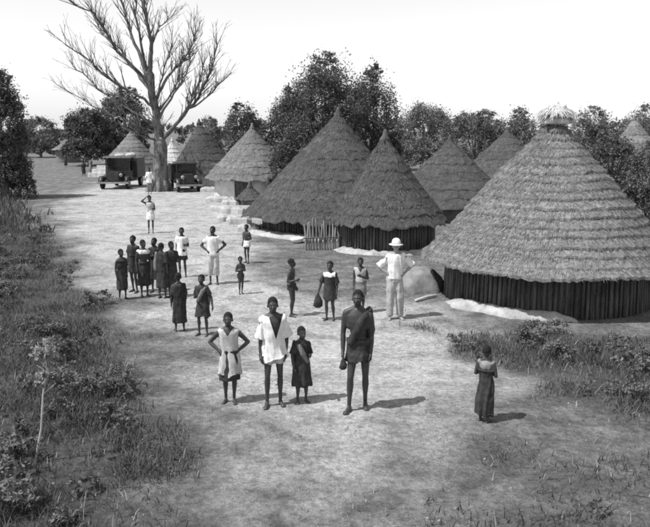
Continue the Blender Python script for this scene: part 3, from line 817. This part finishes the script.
o = m.build('pale_stick', THATCH_PALE, None, (a + b) / 2); tag(o, 'short pale stick lying by the clay mound at the large hut', 'stick')
p = gp(297, 243)
m = MB(); m.ell_loft([(0, 0, 0, .10, .10), (0, 0, .05, .20, .20), (0, 0, .14, .25, .25), (0, 0, .20, .24, .24), (0, 0, .20, .20, .20), (0, 0, .08, .12, .12)], n=20)
o = m.build('calabash_bowl', CLOTH_W, None, p + Vector((0, 0, .0))); tag(o, 'white calabash bowl on the ground before the broad middle hut', 'bowl')
# clay mound left of the big hut
p = gp(424, 296)
m = MB(); rings = []
for i in range(9):
    f = i / 8; z = -.15 + .78 * f
    rw = .66 * (1 - .55 * f ** 2.2) if i < 8 else .14
    rings.append([((rw + .13 * mnoise.noise(Vector((math.cos(t) * 1.8, math.sin(t) * 1.8, z * 2.4)))) * math.cos(t) * (1.02), (rw + .13 * mnoise.noise(Vector((math.cos(t) * 1.8, math.sin(t) * 1.8, z * 2.4)))) * math.sin(t) * .8, z if i < 8 else z - .02) for t in [2 * math.pi * j / 36 for j in range(36)]])
m.loft(rings)
me = m.mesh('clay_mound', mat('grey_clay', .13, .27, 4, bump=.9, detail=9))
o = obj('clay_mound', me, None, (p.x, p.y + .75, p.z)); tag(o, 'smooth grey clay mound under the left eave of the large hut', 'mound')

# ------------------------------------------------------------------ people
def person(label, px, pfeet, H, yaw=0, pose=('down', 'down'), garments=(), hs=1.0, girth=.92, step=0.0, spread=.0, vox=None, eyes=False, skin=None, hat=None, tilt=0.0, hair=True, hturn=0.0):
    base = gp(px, pfeet)
    if vox is None: vox = max(.009, base.y * .0009)
    skin = skin or SKIN
    top = .865 + (.995 - .865) * hs
    S = H / top
    V3 = lambda x, y, z: Vector((x, y, z)) * S
    g = girth
    pr = random.Random(int(px * 31 + pfeet * 7))
    roll = pr.uniform(-.010, .010); hipx = pr.uniform(-.016, .016); hturn = hturn + pr.uniform(-.4, .4)
    if step == 0: step = pr.uniform(-.03, .03)
    if spread == 0: spread = pr.uniform(-.005, .018)
    root = empty('person', base, R(yaw)); tag(root, label, 'person', 'people gathered on the track')
    mb = MB()
    # torso
    tor = [(.492, .058, .042), (.53, .083 * (.5 + .5 * g), .058), (.57, .079 * (.5 + .5 * g), .055), (.62, .068 * g, .048), (.68, .077 * g, .053), (.74, .091 * (.4 + .6 * g), .058), (.79, .088 * (.5 + .5 * g), .052), (.815, .066, .042), (.842, .034, .032)]
    lean = tilt
    mb.ell_loft([(hipx * max(0, 1 - abs(z - .5) / .25) * S, -lean * (z - .5) * S, z * S, rx * S, ry * S) for z, rx, ry in tor], n=20)
    for s in (-1, 1):      # the slope from neck to shoulder, and the chest below the arm
        mb.tube([Vector((s * .012, .008 - lean * .36, .848)) * S, Vector((s * .050, .006 - lean * .34, .822 + s * roll * .5)) * S, Vector((s * .090, 0 - lean * .33, .800 + s * roll)) * S], [.026 * S, .026 * S, .028 * S], n=10)
        mb.tube([Vector((s * .082, 0 - lean * .3, .785)) * S, Vector((s * .066 * g, 0 - lean * .2, .70)) * S], [.036 * g * S, .036 * g * S], n=10)
    off = Vector((0, -lean * .33, 0))
    # neck, head
    hb = Vector((0, -lean * .36, .865))
    def hd(x, y, z):
        q = Vector((x, y, z - .865)) * hs
        c, s_ = math.cos(hturn), math.sin(hturn)
        return (hb + Vector((q.x * c - q.y * s_, q.x * s_ + q.y * c, q.z))) * S
    mb.tube([(Vector((0, .006, .815)) + off) * S, hd(0, .0, .885)], [.030 * S, .027 * S * min(hs, 1.1)], n=12)
    mb.ellipsoid(hd(0, .004, .940), (.043 * hs * S, .054 * hs * S, .054 * hs * S), 18, 10)
    mb.ellipsoid(hd(0, -.020, .912), (.035 * hs * S, .034 * hs * S, .046 * hs * S), 16, 9)
    mb.ellipsoid(hd(0, -.040, .878), (.017 * hs * S, .014 * hs * S, .012 * hs * S), 10, 6)
    mb.tube([hd(0, -.050, .930), hd(0, -.062, .910)], [.006 * hs * S, .010 * hs * S], n=8)
    mb.ellipsoid(hd(0, -.052, .891), (.016 * hs * S, .008 * hs * S, .008 * hs * S), 10, 6)
    mb.ellipsoid(hd(0, -.045, .940), (.030 * hs * S, .010 * hs * S, .008 * hs * S), 10, 6)
    for s in (-1, 1):
        mb.ellipsoid(hd(s * .044, .004, .917), (.007 * hs * S, .012 * hs * S, .017 * hs * S), 8, 6)
    # arms
    shp, elb, wri = {}, {}, {}
    for s, ps in ((-1, pose[0]), (1, pose[1])):
        sh = Vector((s * .091, 0, .796 + s * roll)) + off
        if ps == 'down': e = sh + Vector((s * pr.uniform(.018, .036), pr.uniform(.0, .03), -.166)); w_ = e + Vector((s * pr.uniform(-.012, .012), pr.uniform(-.055, -.015), -.138))
        elif ps == 'out': e = sh + Vector((s * .07, .01, -.155)); w_ = e + Vector((s * .03, -.03, -.138))
        elif ps == 'akimbo': e = sh + Vector((s * .118, .035, -.122)); w_ = Vector((s * .092, -.030, .585)) + off * .3
        elif ps == 'bent': e = sh + Vector((s * .03, .03, -.165)); w_ = e + Vector((-s * .035, -.125, .035))
        elif ps == 'chest': e = sh + Vector((s * .045, .0, -.160)); w_ = Vector((s * .01, -.095, .690)) + off
        elif ps == 'shoulder': e = sh + Vector((s * .055, -.045, -.150)); w_ = e + Vector((-s * .02, -.045, .125))
        elif ps == 'head': e = sh + Vector((s * .125, -.03, .055)); w_ = Vector((s * .055, -.035, .985)) + off
        elif ps == 'behind': e = sh + Vector((s * .06, .055, -.150)); w_ = Vector((s * .03, .088, .555))
        shp[s], elb[s], wri[s] = sh, e, w_
        mb.tube([sh * S, (sh.lerp(e, .35) + Vector((s * .004, 0, 0))) * S, e * S], [.034 * g * S, .031 * g * S, .023 * g * S], n=10)
        mb.tube([e * S, e.lerp(w_, .3) * S, w_ * S], [.023 * g * S, .025 * g * S, .016 * S], n=10)
        d = (w_ - e).normalized()
        sidev = Vector((s, 0, 0)) if abs(d.x) < .6 else Vector((0, -1, 0))
        lat = d.cross(sidev).normalized()
        inn = lat.cross(d).normalized()
        if inn.x * s > 0: inn = -inn
        if lat.y > 0: lat = -lat            # towards the front: thumb side
        k1 = w_ + d * .046
        mb.tube([(w_ + lat * .008) * S, (k1 + lat * .012) * S], [.0135 * S, .0135 * S], n=8)
        mb.tube([(w_ - lat * .008) * S, (k1 - lat * .012) * S], [.0135 * S, .0125 * S], n=8)
        for fi, (lo, ln) in enumerate(((.0185, .040), (.0065, .045), (-.0060, .042), (-.018, .033))):
            f0 = k1 + lat * lo; f1 = f0 + d * ln * .55 + inn * .006 + lat * lo * .18; f2 = f1 + d * ln * .42 + inn * .016
            mb.tube([f0 * S, f1 * S, f2 * S], [.0062 * S, .0056 * S, .0046 * S], n=6)
        t0 = w_ + d * .014 + lat * .015; t1 = t0 + d * .020 + lat * .018 + inn * .004; t2 = t1 + d * .022 + lat * .004 + inn * .008
        mb.tube([t0 * S, t1 * S, t2 * S], [.0085 * S, .0068 * S, .0055 * S], n=6)
    # legs
    kne, ank = {}, {}
    for s in (-1, 1):
        stp = step * s
        hp = Vector((s * .046 + hipx, 0, .515)); kn = Vector((s * (.050 + spread * .5) + hipx * .5, -.014 + stp * .55 - (.012 if s * hipx < 0 else 0), .285)); an = Vector((s * (.046 + spread), .012 + stp, .046))
        kne[s], ank[s] = kn, an
        mb.tube([hp * S, hp.lerp(kn, .4) * S, kn * S], [.050 * g * S, .043 * g * S, .029 * g * S], n=12)
        mb.tube([kn * S, (kn.lerp(an, .3) + Vector((0, .008, 0))) * S, (kn.lerp(an, .75)) * S, an * S], [.028 * g * S, .032 * g * S, .020 * g * S, .017 * S], n=12)
        toe = an + Vector((s * .018, -.092, -.032))
        mb.tube([(an + Vector((0, .022, -.026))) * S, (an + Vector((s * .004, -.03, -.024))) * S, toe * S], [.020 * S, .021 * S, .014 * S], n=10)
        for q in range(5):
            tq = toe + Vector(((q - 2) * .0088, .004 + abs(q - 1.5) * .003, 0))
            mb.tube([(tq + Vector((0, .02, .002))) * S, (tq + Vector((s * .002, -.016, -.004))) * S], [.0072 * S, .0060 * S], n=6)
    body = obj('body', mb.fused('body', skin, vox, 1), root)
    if hair:
        hm = MB(); hm.ellipsoid(hd(0, .006, .944), (.0452 * hs * S, .0562 * hs * S, .0545 * hs * S), 24, 16)
        me = hm.mesh('hair', HAIR)
        bm = bmesh.new(); bm.from_mesh(me)
        hc = hd(0, 0, .944)
        c, s_ = math.cos(-hturn), math.sin(-hturn)
        kill = []
        for f in bm.faces:
            q = f.calc_center_median() - hc
            y = (q.x * s_ + q.y * c) / (S * hs)
            if q.z / (S * hs) < -.016 + max(0, -y) * 1.0 + .006 * mnoise.noise(q * 60 / S): kill.append(f)
        bmesh.ops.delete(bm, geom=kill, context='FACES'); bm.to_mesh(me); bm.free()
        obj('hair', me, root)
    if eyes:
        for s in (-1, 1):
            em = MB(); em.ellipsoid(hd(s * .017, -.0505, .922), (.0065 * hs * S, .003 * hs * S, .0035 * hs * S), 10, 6)
            e_ = em.build('eye', EYE_W, root)
            em = MB(); em.ellipsoid(hd(s * .017, -.0525, .922), (.0032 * hs * S, .002 * hs * S, .0034 * hs * S), 8, 6); em.build('pupil', HAIR, e_)
    if hat:
        ht = MB(); z0 = .945
        rows = [(.086, .100, z0), (.090, .106, z0 + .004), (.060, .072, z0 + .012), (.055, .066, z0 + .018), (.053, .064, z0 + .040), (.044, .054, z0 + .064), (.026, .032, z0 + .078), (.008, .010, z0 + .083)]
        o_ = hd(0, .002, z0)
        ht.ell_loft([(o_.x, o_.y, o_.z + (z - z0) * S * hs, rx * S * hs, ry * S * hs) for rx, ry, z in rows], n=28)
        hh = ht.build('sun_helmet', hat, root)
        bnd = MB(); bnd.ell_loft([(o_.x, o_.y, o_.z + .014 * S, .0575 * S * hs, .069 * S * hs), (o_.x, o_.y, o_.z + .026 * S, .0560 * S * hs, .0672 * S * hs)], n=28)
        bnd.build('hat_band', KHAKI, hh)
    # clothes
    for gi, gm in enumerate(garments):
        kind, m_ = gm[0], gm[1]; kw = gm[2] if len(gm) > 2 else {}
        gb = MB(); cut = None
        fold = kw.get('fold', .05); ph = (px * 1.7 + gi) % 6.28
        def trow(z, rx, ry, e=.010): return (hipx * max(0, 1 - abs(z - .5) / .25) * S, -lean * max(0, z - .5) * S, z * S, (rx + e) * S, (ry + e) * S)
        if kind in ('tunic', 'vest'):
            hem = kw.get('hem', .45); fl = kw.get('flare', .0); e = kw.get('ease', .014)
            rows = []
            if hem < .50:
                rows.append(trow(hem, .092 + fl, .072 + fl * .7, e)); rows.append(trow((hem + .5) / 2, .090 + fl * .6, .068 + fl * .4, e))
            else: rows.append(trow(hem, .084 + fl, .060, e))
            for z, rx, ry in ((.54, .088 + fl * .3, .062), (.60, .082 + fl * .1, .058), (.68, .084, .058), (.75, .093, .061), (.79, .096, .056), (.815, .082, .046), (.830, .050, .040)):
                if z > hem + .02: rows.append(trow(z, rx * (.4 + .6 * g), ry, e))
            gb.ell_loft(rows, n=36, fold=fold, k=6, ph=ph)
            sl = kw.get('sleeve', .0)
            for s in (-1, 1):
                shv, e_, w2 = shp[s], elb[s], wri[s]
                if sl > 0:
                    f = min(1, sl); en = shv.lerp(e_, f)
                    pts = [shv - Vector((s * .02, 0, 0)), shv.lerp(en, .5), en]; rd = [.039, .041, .041 + kw.get('loose', .0)]
                    if sl > 1: pts.append(e_.lerp(w2, sl - 1)); rd.append(.034 + kw.get('loose', .0))
                    gb.tube([q * S for q in pts], [r * S for r in rd], n=12, round_ends=False)
                    gb.ellipsoid((shv + Vector((-s * .004, 0, .002))) * S, (.040 * S, .040 * S, .040 * S))
                else:
                    gb.ellipsoid((shv + Vector((-s * .012, 0, .006))) * S, (.040 * S, .044 * S, .036 * S))
            vn = kw.get('v', 0)
            if vn: cut = ((.835 - vn) * S, kw.get('vx', 0) * S, kw.get('vw', .38))
        elif kind == 'wrap':
            zt, zb, fl = kw.get('top', .62), kw.get('hem', .25), kw.get('flare', .02)
            rows = []
            for i in range(7):
                f = i / 6; z = zb + (zt - zb) * f
                if z < .5: rx, ry = .088 + fl * (1 - f), .068 + fl * .7 * (1 - f) + abs(step) * .4 * (1 - f)
                elif z < .58: rx, ry = .088, .063
                elif z < .66: rx, ry = .080, .058
                elif z < .78: rx, ry = .094, .064
                else: rx, ry = .094, .058
                rows.append(trow(z, rx * (.45 + .55 * g), ry, .012))
            gb.ell_loft(rows, n=36, fold=fold, k=7, ph=ph)
            if kw.get('roll', True): gb.ell_loft([trow(zt - .025, rows[-1][3] / S - .008, rows[-1][4] / S - .008, .018), trow(zt, rows[-1][3] / S - .008, rows[-1][4] / S - .008, .018)], n=30)
        elif kind in ('trousers', 'shorts'):
            zb = kw.get('hem', .07); lo = kw.get('loose', .014)
            gb.ell_loft([trow(.485, .080, .056, .012), trow(.53, .086, .060, .012), trow(.57, .082, .057, .012), trow(.60, .074, .053, .012)], n=28)
            for s in (-1, 1):
                kn, an = kne[s], ank[s]; hp = Vector((s * .046 + hipx, 0, .515))
                pts = [hp, hp.lerp(kn, .5), kn]; rd = [.056 * (.3 + .7 * g) + .004, .048 + lo * .6, .036 + lo]
                if zb < .28: f = (kn.z - zb) / (kn.z - an.z); pts += [kn.lerp(an, f * .5), kn.lerp(an, f)]; rd += [.034 + lo, .030 + lo]
                else:
                    f = (hp.z - zb) / (hp.z - kn.z); pts = [hp, hp.lerp(kn, f * .5), hp.lerp(kn, f)]; rd = [.058 * (.3 + .7 * g), .052 + lo * .5, .050 + lo]
                gb.tube([q * S for q in pts], [r * S for r in rd], n=14, round_ends=False)
        elif kind == 'shawl':      # cloth over one shoulder, hanging to the hip
            s = kw.get('side', -1)
            pts = [(s * .09, .055, .52), (s * .10, .05, .66), (s * .085, .02, .835), (s * .05, -.05, .78), (0, -.072, .68), (-s * .05, -.066, .58)]
            gb.tube([(Vector(q) + off * (q[2] > .6)) * S for q in pts], [.030 * S, .034 * S, .030 * S, .034 * S, .034 * S, .030 * S], n=10)
        me = gb.fused(kind, m_, max(vox, .010), 2)
        # crumple
        amp = kw.get('crumple', .011) * S
        co = np.empty(len(me.vertices) * 3, dtype=np.float32); me.vertices.foreach_get('co', co)
        nr = np.empty(len(me.vertices) * 3, dtype=np.float32); me.vertices.foreach_get('normal', nr)
        co = co.reshape(-1, 3); nr = nr.reshape(-1, 3)
        q = .65 * vnoise(co[:, 0] * 26 + ph * 5 + co[:, 2] * 3, co[:, 1] * 26 + co[:, 2] * 4 + 50) + .35 * vnoise(co[:, 0] * 9 + co[:, 2] * 7, co[:, 2] * 8 + ph * 9 - co[:, 0] * 6) - .46
        hemw = kw.get('ragged', .0)
        co2 = co + nr * (q * 2 * amp)[:, None]
        zmin = co[:, 2].min()
        if hemw: co2[:, 2] += np.where(co[:, 2] < zmin + .03, (vnoise(co[:, 0] * 14 + 7, co[:, 1] * 14 + ph) - .5) * hemw, 0)
        me.vertices.foreach_set('co', np.ascontiguousarray(co2).ravel()); me.update()
        if cut:
            bm = bmesh.new(); bm.from_mesh(me)
            vz, vx, vw = cut
            for sg in (-1, 1):
                bmesh.ops.bisect_plane(bm, geom=[f for f in bm.faces if f.calc_center_median().y < .02] + bm.edges[:] + bm.verts[:], plane_co=(vx, 0, vz), plane_no=(sg, 0, -vw))
            bmesh.ops.delete(bm, geom=[f for f in bm.faces if f.calc_center_median().y < 0 and f.calc_center_median().z > vz and abs(f.calc_center_median().x - vx) < (f.calc_center_median().z - vz) * vw], context='FACES')
            bm.to_mesh(me); bm.free()
        obj({'wrap': 'wrap_cloth'}.get(kind, kind), me, root)
    # set the soles on the ground
    z = min(v.co.z for v in body.data.vertices)
    root.location.z = base.z - z - .004
    return root, S, shp, elb, wri

W, LGT, MID, DRK = CLOTH_W, CLOTH_L, CLOTH_M, CLOTH_D
# the row at the front
person('youth in a loose pale sleeveless cloth and dark skirt, hands on hips, front left', 230, 402, 1.42, 0, ('akimbo', 'akimbo'),
       [('wrap', DRK, dict(top=.60, hem=.27, flare=.02)), ('vest', LGT, dict(hem=.32, flare=.022, ease=.018, v=.07, vw=.7, fold=.08, ragged=.12))], hs=1.12, eyes=True, girth=.9)
person('tall youth in a loose white shirt open at the neck, bare legs', 274, 405, 1.68, 8, ('down', 'down'),
       [('shorts', LGT, dict(hem=.40, loose=.004)), ('tunic', W, dict(hem=.455, flare=.016, sleeve=.95, loose=.02, v=.20, vw=.30, vx=.02, fold=.08, ease=.020, ragged=.12))], hs=1.03, eyes=True, girth=.86, spread=.015)
person('small child in a knee-length dark robe with a grey stripe beside the white-shirted youth', 302, 402, 1.20, 18, ('down', 'bent'),
       [('tunic', DRK, dict(hem=.24, flare=.035, sleeve=.8, loose=.012, fold=.09, ragged=.05)), ('shawl', MID, dict(side=-1))], hs=1.24, girth=1.0)
TALL = person('tall man in dark shoulder and hip cloths, rightmost of the front row', 357, 409, 1.82, -8, ('down', 'down'),
       [('wrap', DRK, dict(top=.60, hem=.42, flare=.006, ragged=.06)), ('shawl', DRK, dict(side=1))], hs=.98, eyes=True, girth=.90, step=.055, spread=.014)
person('child with pale shoulders in a long dark wrap, alone on the right', 484, 421, 1.13, 150, ('chest', 'chest'),
       [('wrap', DRK, dict(top=.72, hem=.10, flare=.022, fold=.10, ragged=.05)), ('vest', mat('dull_cotton', .17, .28, 9), dict(hem=.72, flare=0, ease=.006))], hs=1.28, girth=1.0)
# behind them
person('man in a white sun helmet, white shirt and khaki trousers, hands on hips', 395, 319, 1.76, 6, ('akimbo', 'akimbo'),
       [('trousers', KHAKI, dict(hem=.05, loose=.012)), ('tunic', W, dict(hem=.52, sleeve=.98, loose=.012, ease=.018))], skin=SKIN_PALE, hat=W, spread=.02, girth=1.02, eyes=True)
person('slim youth in a small hip cloth standing sideways before the middle hut', 292, 316, 1.32, 70, ('bent', 'down'), [('wrap', DRK, dict(top=.57, hem=.47, flare=0))], hs=1.14, girth=.82)
CLOAKED = person('child with a white collar and dark cloak, a bag hanging at the side', 330, 320, 1.33, -20, ('out', 'down'),
       [('tunic', DRK, dict(hem=.36, flare=.02, sleeve=.9, loose=.01, ragged=.08)), ('vest', W, dict(hem=.755, ease=.020))], hs=1.2, girth=1.0, step=.02)
person('youth in a pale vest standing close behind the tall man in dark cloths', 360, 313, 1.30, 0, ('down', 'chest'),
       [('wrap', MID, dict(top=.60, hem=.34, flare=.01)), ('vest', LGT, dict(hem=.57, v=.08, vw=.6))], hs=1.15)
person('figure in a white shirt and long pale trousers, hands on hips, at the centre left', 214, 284, 1.58, 0, ('akimbo', 'akimbo'),
       [('trousers', LGT, dict(hem=.16, loose=.012)), ('tunic', W, dict(hem=.50, sleeve=.55, ease=.016))], hs=1.05, spread=.012)
person('dark child with a white waist cloth standing before the middle hut', 247, 263, 1.22, -30, ('down', 'bent'), [('wrap', W, dict(top=.60, hem=.44, flare=.005))], hs=1.2)
person('smallest child, in a dark hip cloth, on the sand right of the hands-on-hips figure', 241, 294, .98, 30, ('chest', 'chest'), [('wrap', DRK, dict(top=.58, hem=.46, flare=0))], hs=1.34, girth=1.0)
person('youth in a white shirt at the back of the crowd', 183, 277, 1.42, 0, ('down', 'bent'), [('shorts', DRK, dict(hem=.36)), ('tunic', W, dict(hem=.45, flare=.01, sleeve=.6))], hs=1.12)
person('child in a dark robe standing nearest of the crowd on the left', 180, 331, 1.24, 200, ('down', 'down'), [('tunic', DRK, dict(hem=.16, flare=.02, sleeve=1.0, fold=.08))], hs=1.2, girth=1.05, spread=.02)
person('child in a short dark tunic just right of the dark-robed one', 203, 335, 1.26, -15, ('bent', 'out'), [('tunic', DRK, dict(hem=.33, flare=.028, sleeve=.7, ragged=.06)), ('shawl', MID, dict(side=1))], hs=1.2, spread=.02, eyes=True)
person('shorter child at the left end of the crowd', 123, 299, 1.26, 40, ('down', 'down'), [('wrap', DRK, dict(top=.80, hem=.20, flare=.015))], hs=1.18)
person('dark taller youth second from the left in the crowd', 135, 292, 1.48, -25, ('down', 'bent'), [('tunic', DRK, dict(hem=.36, sleeve=.6))], hs=1.1)
person('youth with a white scarf round the neck in the left crowd', 145, 296, 1.44, 30, ('down', 'down'), [('wrap', DRK, dict(top=.62, hem=.2)), ('vest', W, dict(hem=.76, ease=.018))], hs=1.1)
person('dark figure in the crowd just right of the white scarf', 156, 292, 1.42, -10, ('chest', 'down'), [('tunic', DRK, dict(hem=.25, flare=.01, sleeve=.9))], hs=1.12)
person('dark figure in a grey shoulder cloth in the crowd', 163, 298, 1.40, 160, ('down', 'down'), [('tunic', DRK, dict(hem=.2, flare=.01, sleeve=.9)), ('shawl', MID, dict(side=1))], hs=1.12)
person('dark-robed youth at the right end of the tight crowd', 173, 297, 1.42, 30, ('down', 'bent'), [('tunic', DRK, dict(hem=.22, flare=.01, sleeve=.8))], hs=1.12)
person('man in pale cloth raising a hand to his head, alone behind the crowd', 151, 233, 1.52, 10, ('head', 'bent'), [('wrap', W, dict(top=.62, hem=.36)), ('vest', LGT, dict(hem=.58))], hs=1.05)
person('white-clothed man standing before the bare tree trunk', 150, 194, 1.75, 0, ('bent', 'down'), [('trousers', MID, dict(hem=.1)), ('tunic', W, dict(hem=.42, flare=.02, sleeve=1.5, loose=.02))])
person('far dark figure under the small pale roof at the track end', 66, 168, 1.68, 0, ('down', 'down'), [('wrap', DRK, dict(top=.6, hem=.2))])
person('far dark figure left of the lorry, the left one of a pair', 84, 176, 1.70, 20, ('down', 'bent'), [('tunic', DRK, dict(hem=.3, sleeve=.8))])
person('far dark figure left of the lorry, the right one of a pair', 91, 174, 1.62, -20, ('down', 'down'), [('wrap', MID, dict(top=.8, hem=.2))])

def hung_bag(label, who, side, drop, size, material):
    root, S, shp, elb, wri = who
    q = (wri[side] + (wri[side] - elb[side]).normalized() * .07) * S
    c = Matrix.Rotation(root.rotation_euler.z, 3, 'Z') @ q + root.location - Vector((0, 0, drop)); m = MB()
    m.ell_loft([(0, 0, -size * .95, size * .30, size * .2), (0, 0, -size * .75, size * .52, size * .34), (.01, 0, -size * .2, size * .48, size * .3), (0, 0, size * .3, size * .26, size * .2), (0, 0, size * .6, size * .12, size * .1)], n=18, fold=.1, k=5)
    o = m.build('cloth_bag', material, None, c); tag(o, label, 'bag'); return o
hung_bag('dark cloth bag hanging from the hand of the cloaked child', CLOAKED, -1, .10, .20, CLOTH_D)
hung_bag('small dark pouch held at the hip by the tall man in dark cloths', TALL, -1, .05, .11, CLOTH_D)

# ------------------------------------------------------------------ grass, weeds, pebbles
def sample(n, x0, x1, y0, y1, dens, power=1.0):
    X = RNG.uniform(x0, x1, n * 3)
    u = RNG.random(n * 3); Y = y0 + (y1 - y0) * u ** power
    k = RNG.random(n * 3) < dens(X, Y)
    X, Y = X[k][:n], Y[k][:n]
    return X, Y
def in_view(X, Y, m=1.5): return np.abs(X) < Y * (325 / 750) * 1.12 + m
def blades(name, X, Y, h, wd, material, lean=.5):
    n = len(X); Z = ground_zv(X, Y)
    th = RNG.random(n) * 2 * np.pi; H = h * (.4 + 1.1 * RNG.random(n) ** 1.5)
    wv = wd * (.6 + .8 * RNG.random(n))
    ta = RNG.random(n) * 2 * np.pi
    tx, ty = np.cos(ta) * wv, np.sin(ta) * wv
    lx, ly = np.cos(th) * H * lean * RNG.random(n), np.sin(th) * H * lean * RNG.random(n)
    b0 = np.stack([X - tx, Y - ty, Z - .02], 1); b1 = np.stack([X + tx, Y + ty, Z - .02], 1)
    m0 = np.stack([X + lx * .4 - tx * .6, Y + ly * .4 - ty * .6, Z + H * .6], 1); m1 = np.stack([X + lx * .4 + tx * .6, Y + ly * .4 + ty * .6, Z + H * .6], 1)
    tp = np.stack([X + lx, Y + ly, Z + H], 1)
    V = np.stack([b0, b1, m1, m0, tp], 1).reshape(-1, 3)
    i = np.arange(n) * 5
    F = np.concatenate([np.stack([i, i + 1, i + 2], 1), np.stack([i, i + 2, i + 3], 1), np.stack([i + 3, i + 2, i + 4], 1)])
    return mesh_np(name, V, F, 3, material)
def clumpy(X, Y): return np.clip((fbm(X * 1.3 + 60, Y * 1.3, 4) - .33) * 5, .12, 1)
dv = lambda X, Y: np.clip(veg_at(X, Y) - .25, 0, 1) * clumpy(X, Y) * in_view(X, Y)
X, Y = sample(270000, -16, 14, 6.5, 34, dv, 1.7)
o = obj('grass', blades('grass', X, Y, .12, .008, GRASS, 1.6)); tag(o, 'dark dry grass over the left bank and before the large hut', 'grass', kind='stuff')
X, Y = sample(14000, -40, -8, 30, 70, lambda X, Y: np.clip(veg_at(X, Y), 0, 1) * in_view(X, Y), 1.0)
o = obj('grass', blades('grass', X, Y, .34, .04, GRASS, .8)); tag(o, 'distant rough grass beyond the left bank', 'grass', kind='stuff')
dp = lambda X, Y: np.clip(veg_at(X, Y) * .5 + .05 * (fbm(X * 2, Y * 2, 3) > .52), 0, 1) * clumpy(X + 31, Y) * in_view(X, Y)
X, Y = sample(34000, -16, 14, 6.5, 34, dp, 1.25)
o = obj('bleached_grass', blades('bleached_grass', X, Y, .10, .007, GRASS_PALE, 1.4)); tag(o, 'bleached straw-coloured grass stalks scattered over the ground', 'grass', kind='stuff')
# broad-leaved weeds
X, Y = sample(800, -15, 14, 6.8, 32, lambda X, Y: np.clip(veg_at(X, Y) - .3, 0, 1) * clumpy(X, Y) * in_view(X, Y), 1.2)
lob = []
for x, y in zip(X, Y):
    s = random.uniform(.14, .36)
    lob.append(((x, y, ground_z(x, y) + s * .4), (s, s, s * .6)))
Vv, Ff = leaf_cloud(lob, 80000, .045, 9, flat=.6)
o = obj('undergrowth', mesh_np('undergrowth', Vv, Ff, 4, LEAF_MID)); tag(o, 'low leafy weeds growing through the dark grass', 'weeds', kind='stuff')
# pebbles and clods
X, Y = sample(5200, -14, 13, 6.5, 34, lambda X, Y: (.35 + .65 * (fbm(X * .8, Y * .8, 3) > .47)) * in_view(X, Y), 1.4)
n = len(X); Z = ground_zv(X, Y)
octv = np.array([(1, 0, 0), (0, 1, 0), (-1, 0, 0), (0, -1, 0), (.3, .2, .8), (0, 0, -.5)])
octf = np.array([(0, 1, 4), (1, 2, 4), (2, 3, 4), (3, 0, 4), (1, 0, 5), (2, 1, 5), (3, 2, 5), (0, 3, 5)])
sz = .006 + .022 * RNG.random(n) ** 4
Vp = (octv[None] * (.7 + .6 * RNG.random((n, 6, 1))) * sz[:, None, None]) + np.stack([X, Y, Z], 1)[:, None]
Fp = (octf[None] + (np.arange(n) * 6)[:, None, None]).reshape(-1, 3)
o = obj('gravel', mesh_np('gravel', Vp.reshape(-1, 3), Fp, 3, STONE)); tag(o, 'small stones and clods strewn over the track', 'gravel', kind='stuff')

# pale sapling on the left bank
p = gp(38, 462)
root = empty('sapling', p); tag(root, 'thin bleached sapling with a tuft of pale leaves on the left bank', 'sapling')
top = at(45, 352, p.y) - p
mid = at(43, 395, p.y) - p
m = MB(); m.tube([(-.05, 0, -.05), Vector((0, 0, .0)).lerp(mid, .5) + Vector((.01, 0, 0)), mid, mid.lerp(top, .55) + Vector((.02, .03, 0)), top], [.016, .014, .012, .009, .004], n=8)
for k in range(9):
    a = mid.lerp(top, random.random()); m.tube([a, a + Vector((random.uniform(-.16, .16), random.uniform(-.16, .16), random.uniform(.05, .2)))], [.006, .003], n=5)
m.build('stem', mat('bleached_wood', .34, .5, 8), root)
Vv, Ff = leaf_cloud([(mid.lerp(top, .6), (.20, .20, .24)), (mid.lerp(top, .95), (.13, .13, .16)), (mid.lerp(top, .3) + Vector((-.1, 0, 0)), (.13, .13, .10))], 420, .055, 4)
lm = mesh_np('leaves', Vv, Ff, 4, mat('bleached_leaf', .24, .40, 4, translucent=.3)); obj('leaves', lm, root)
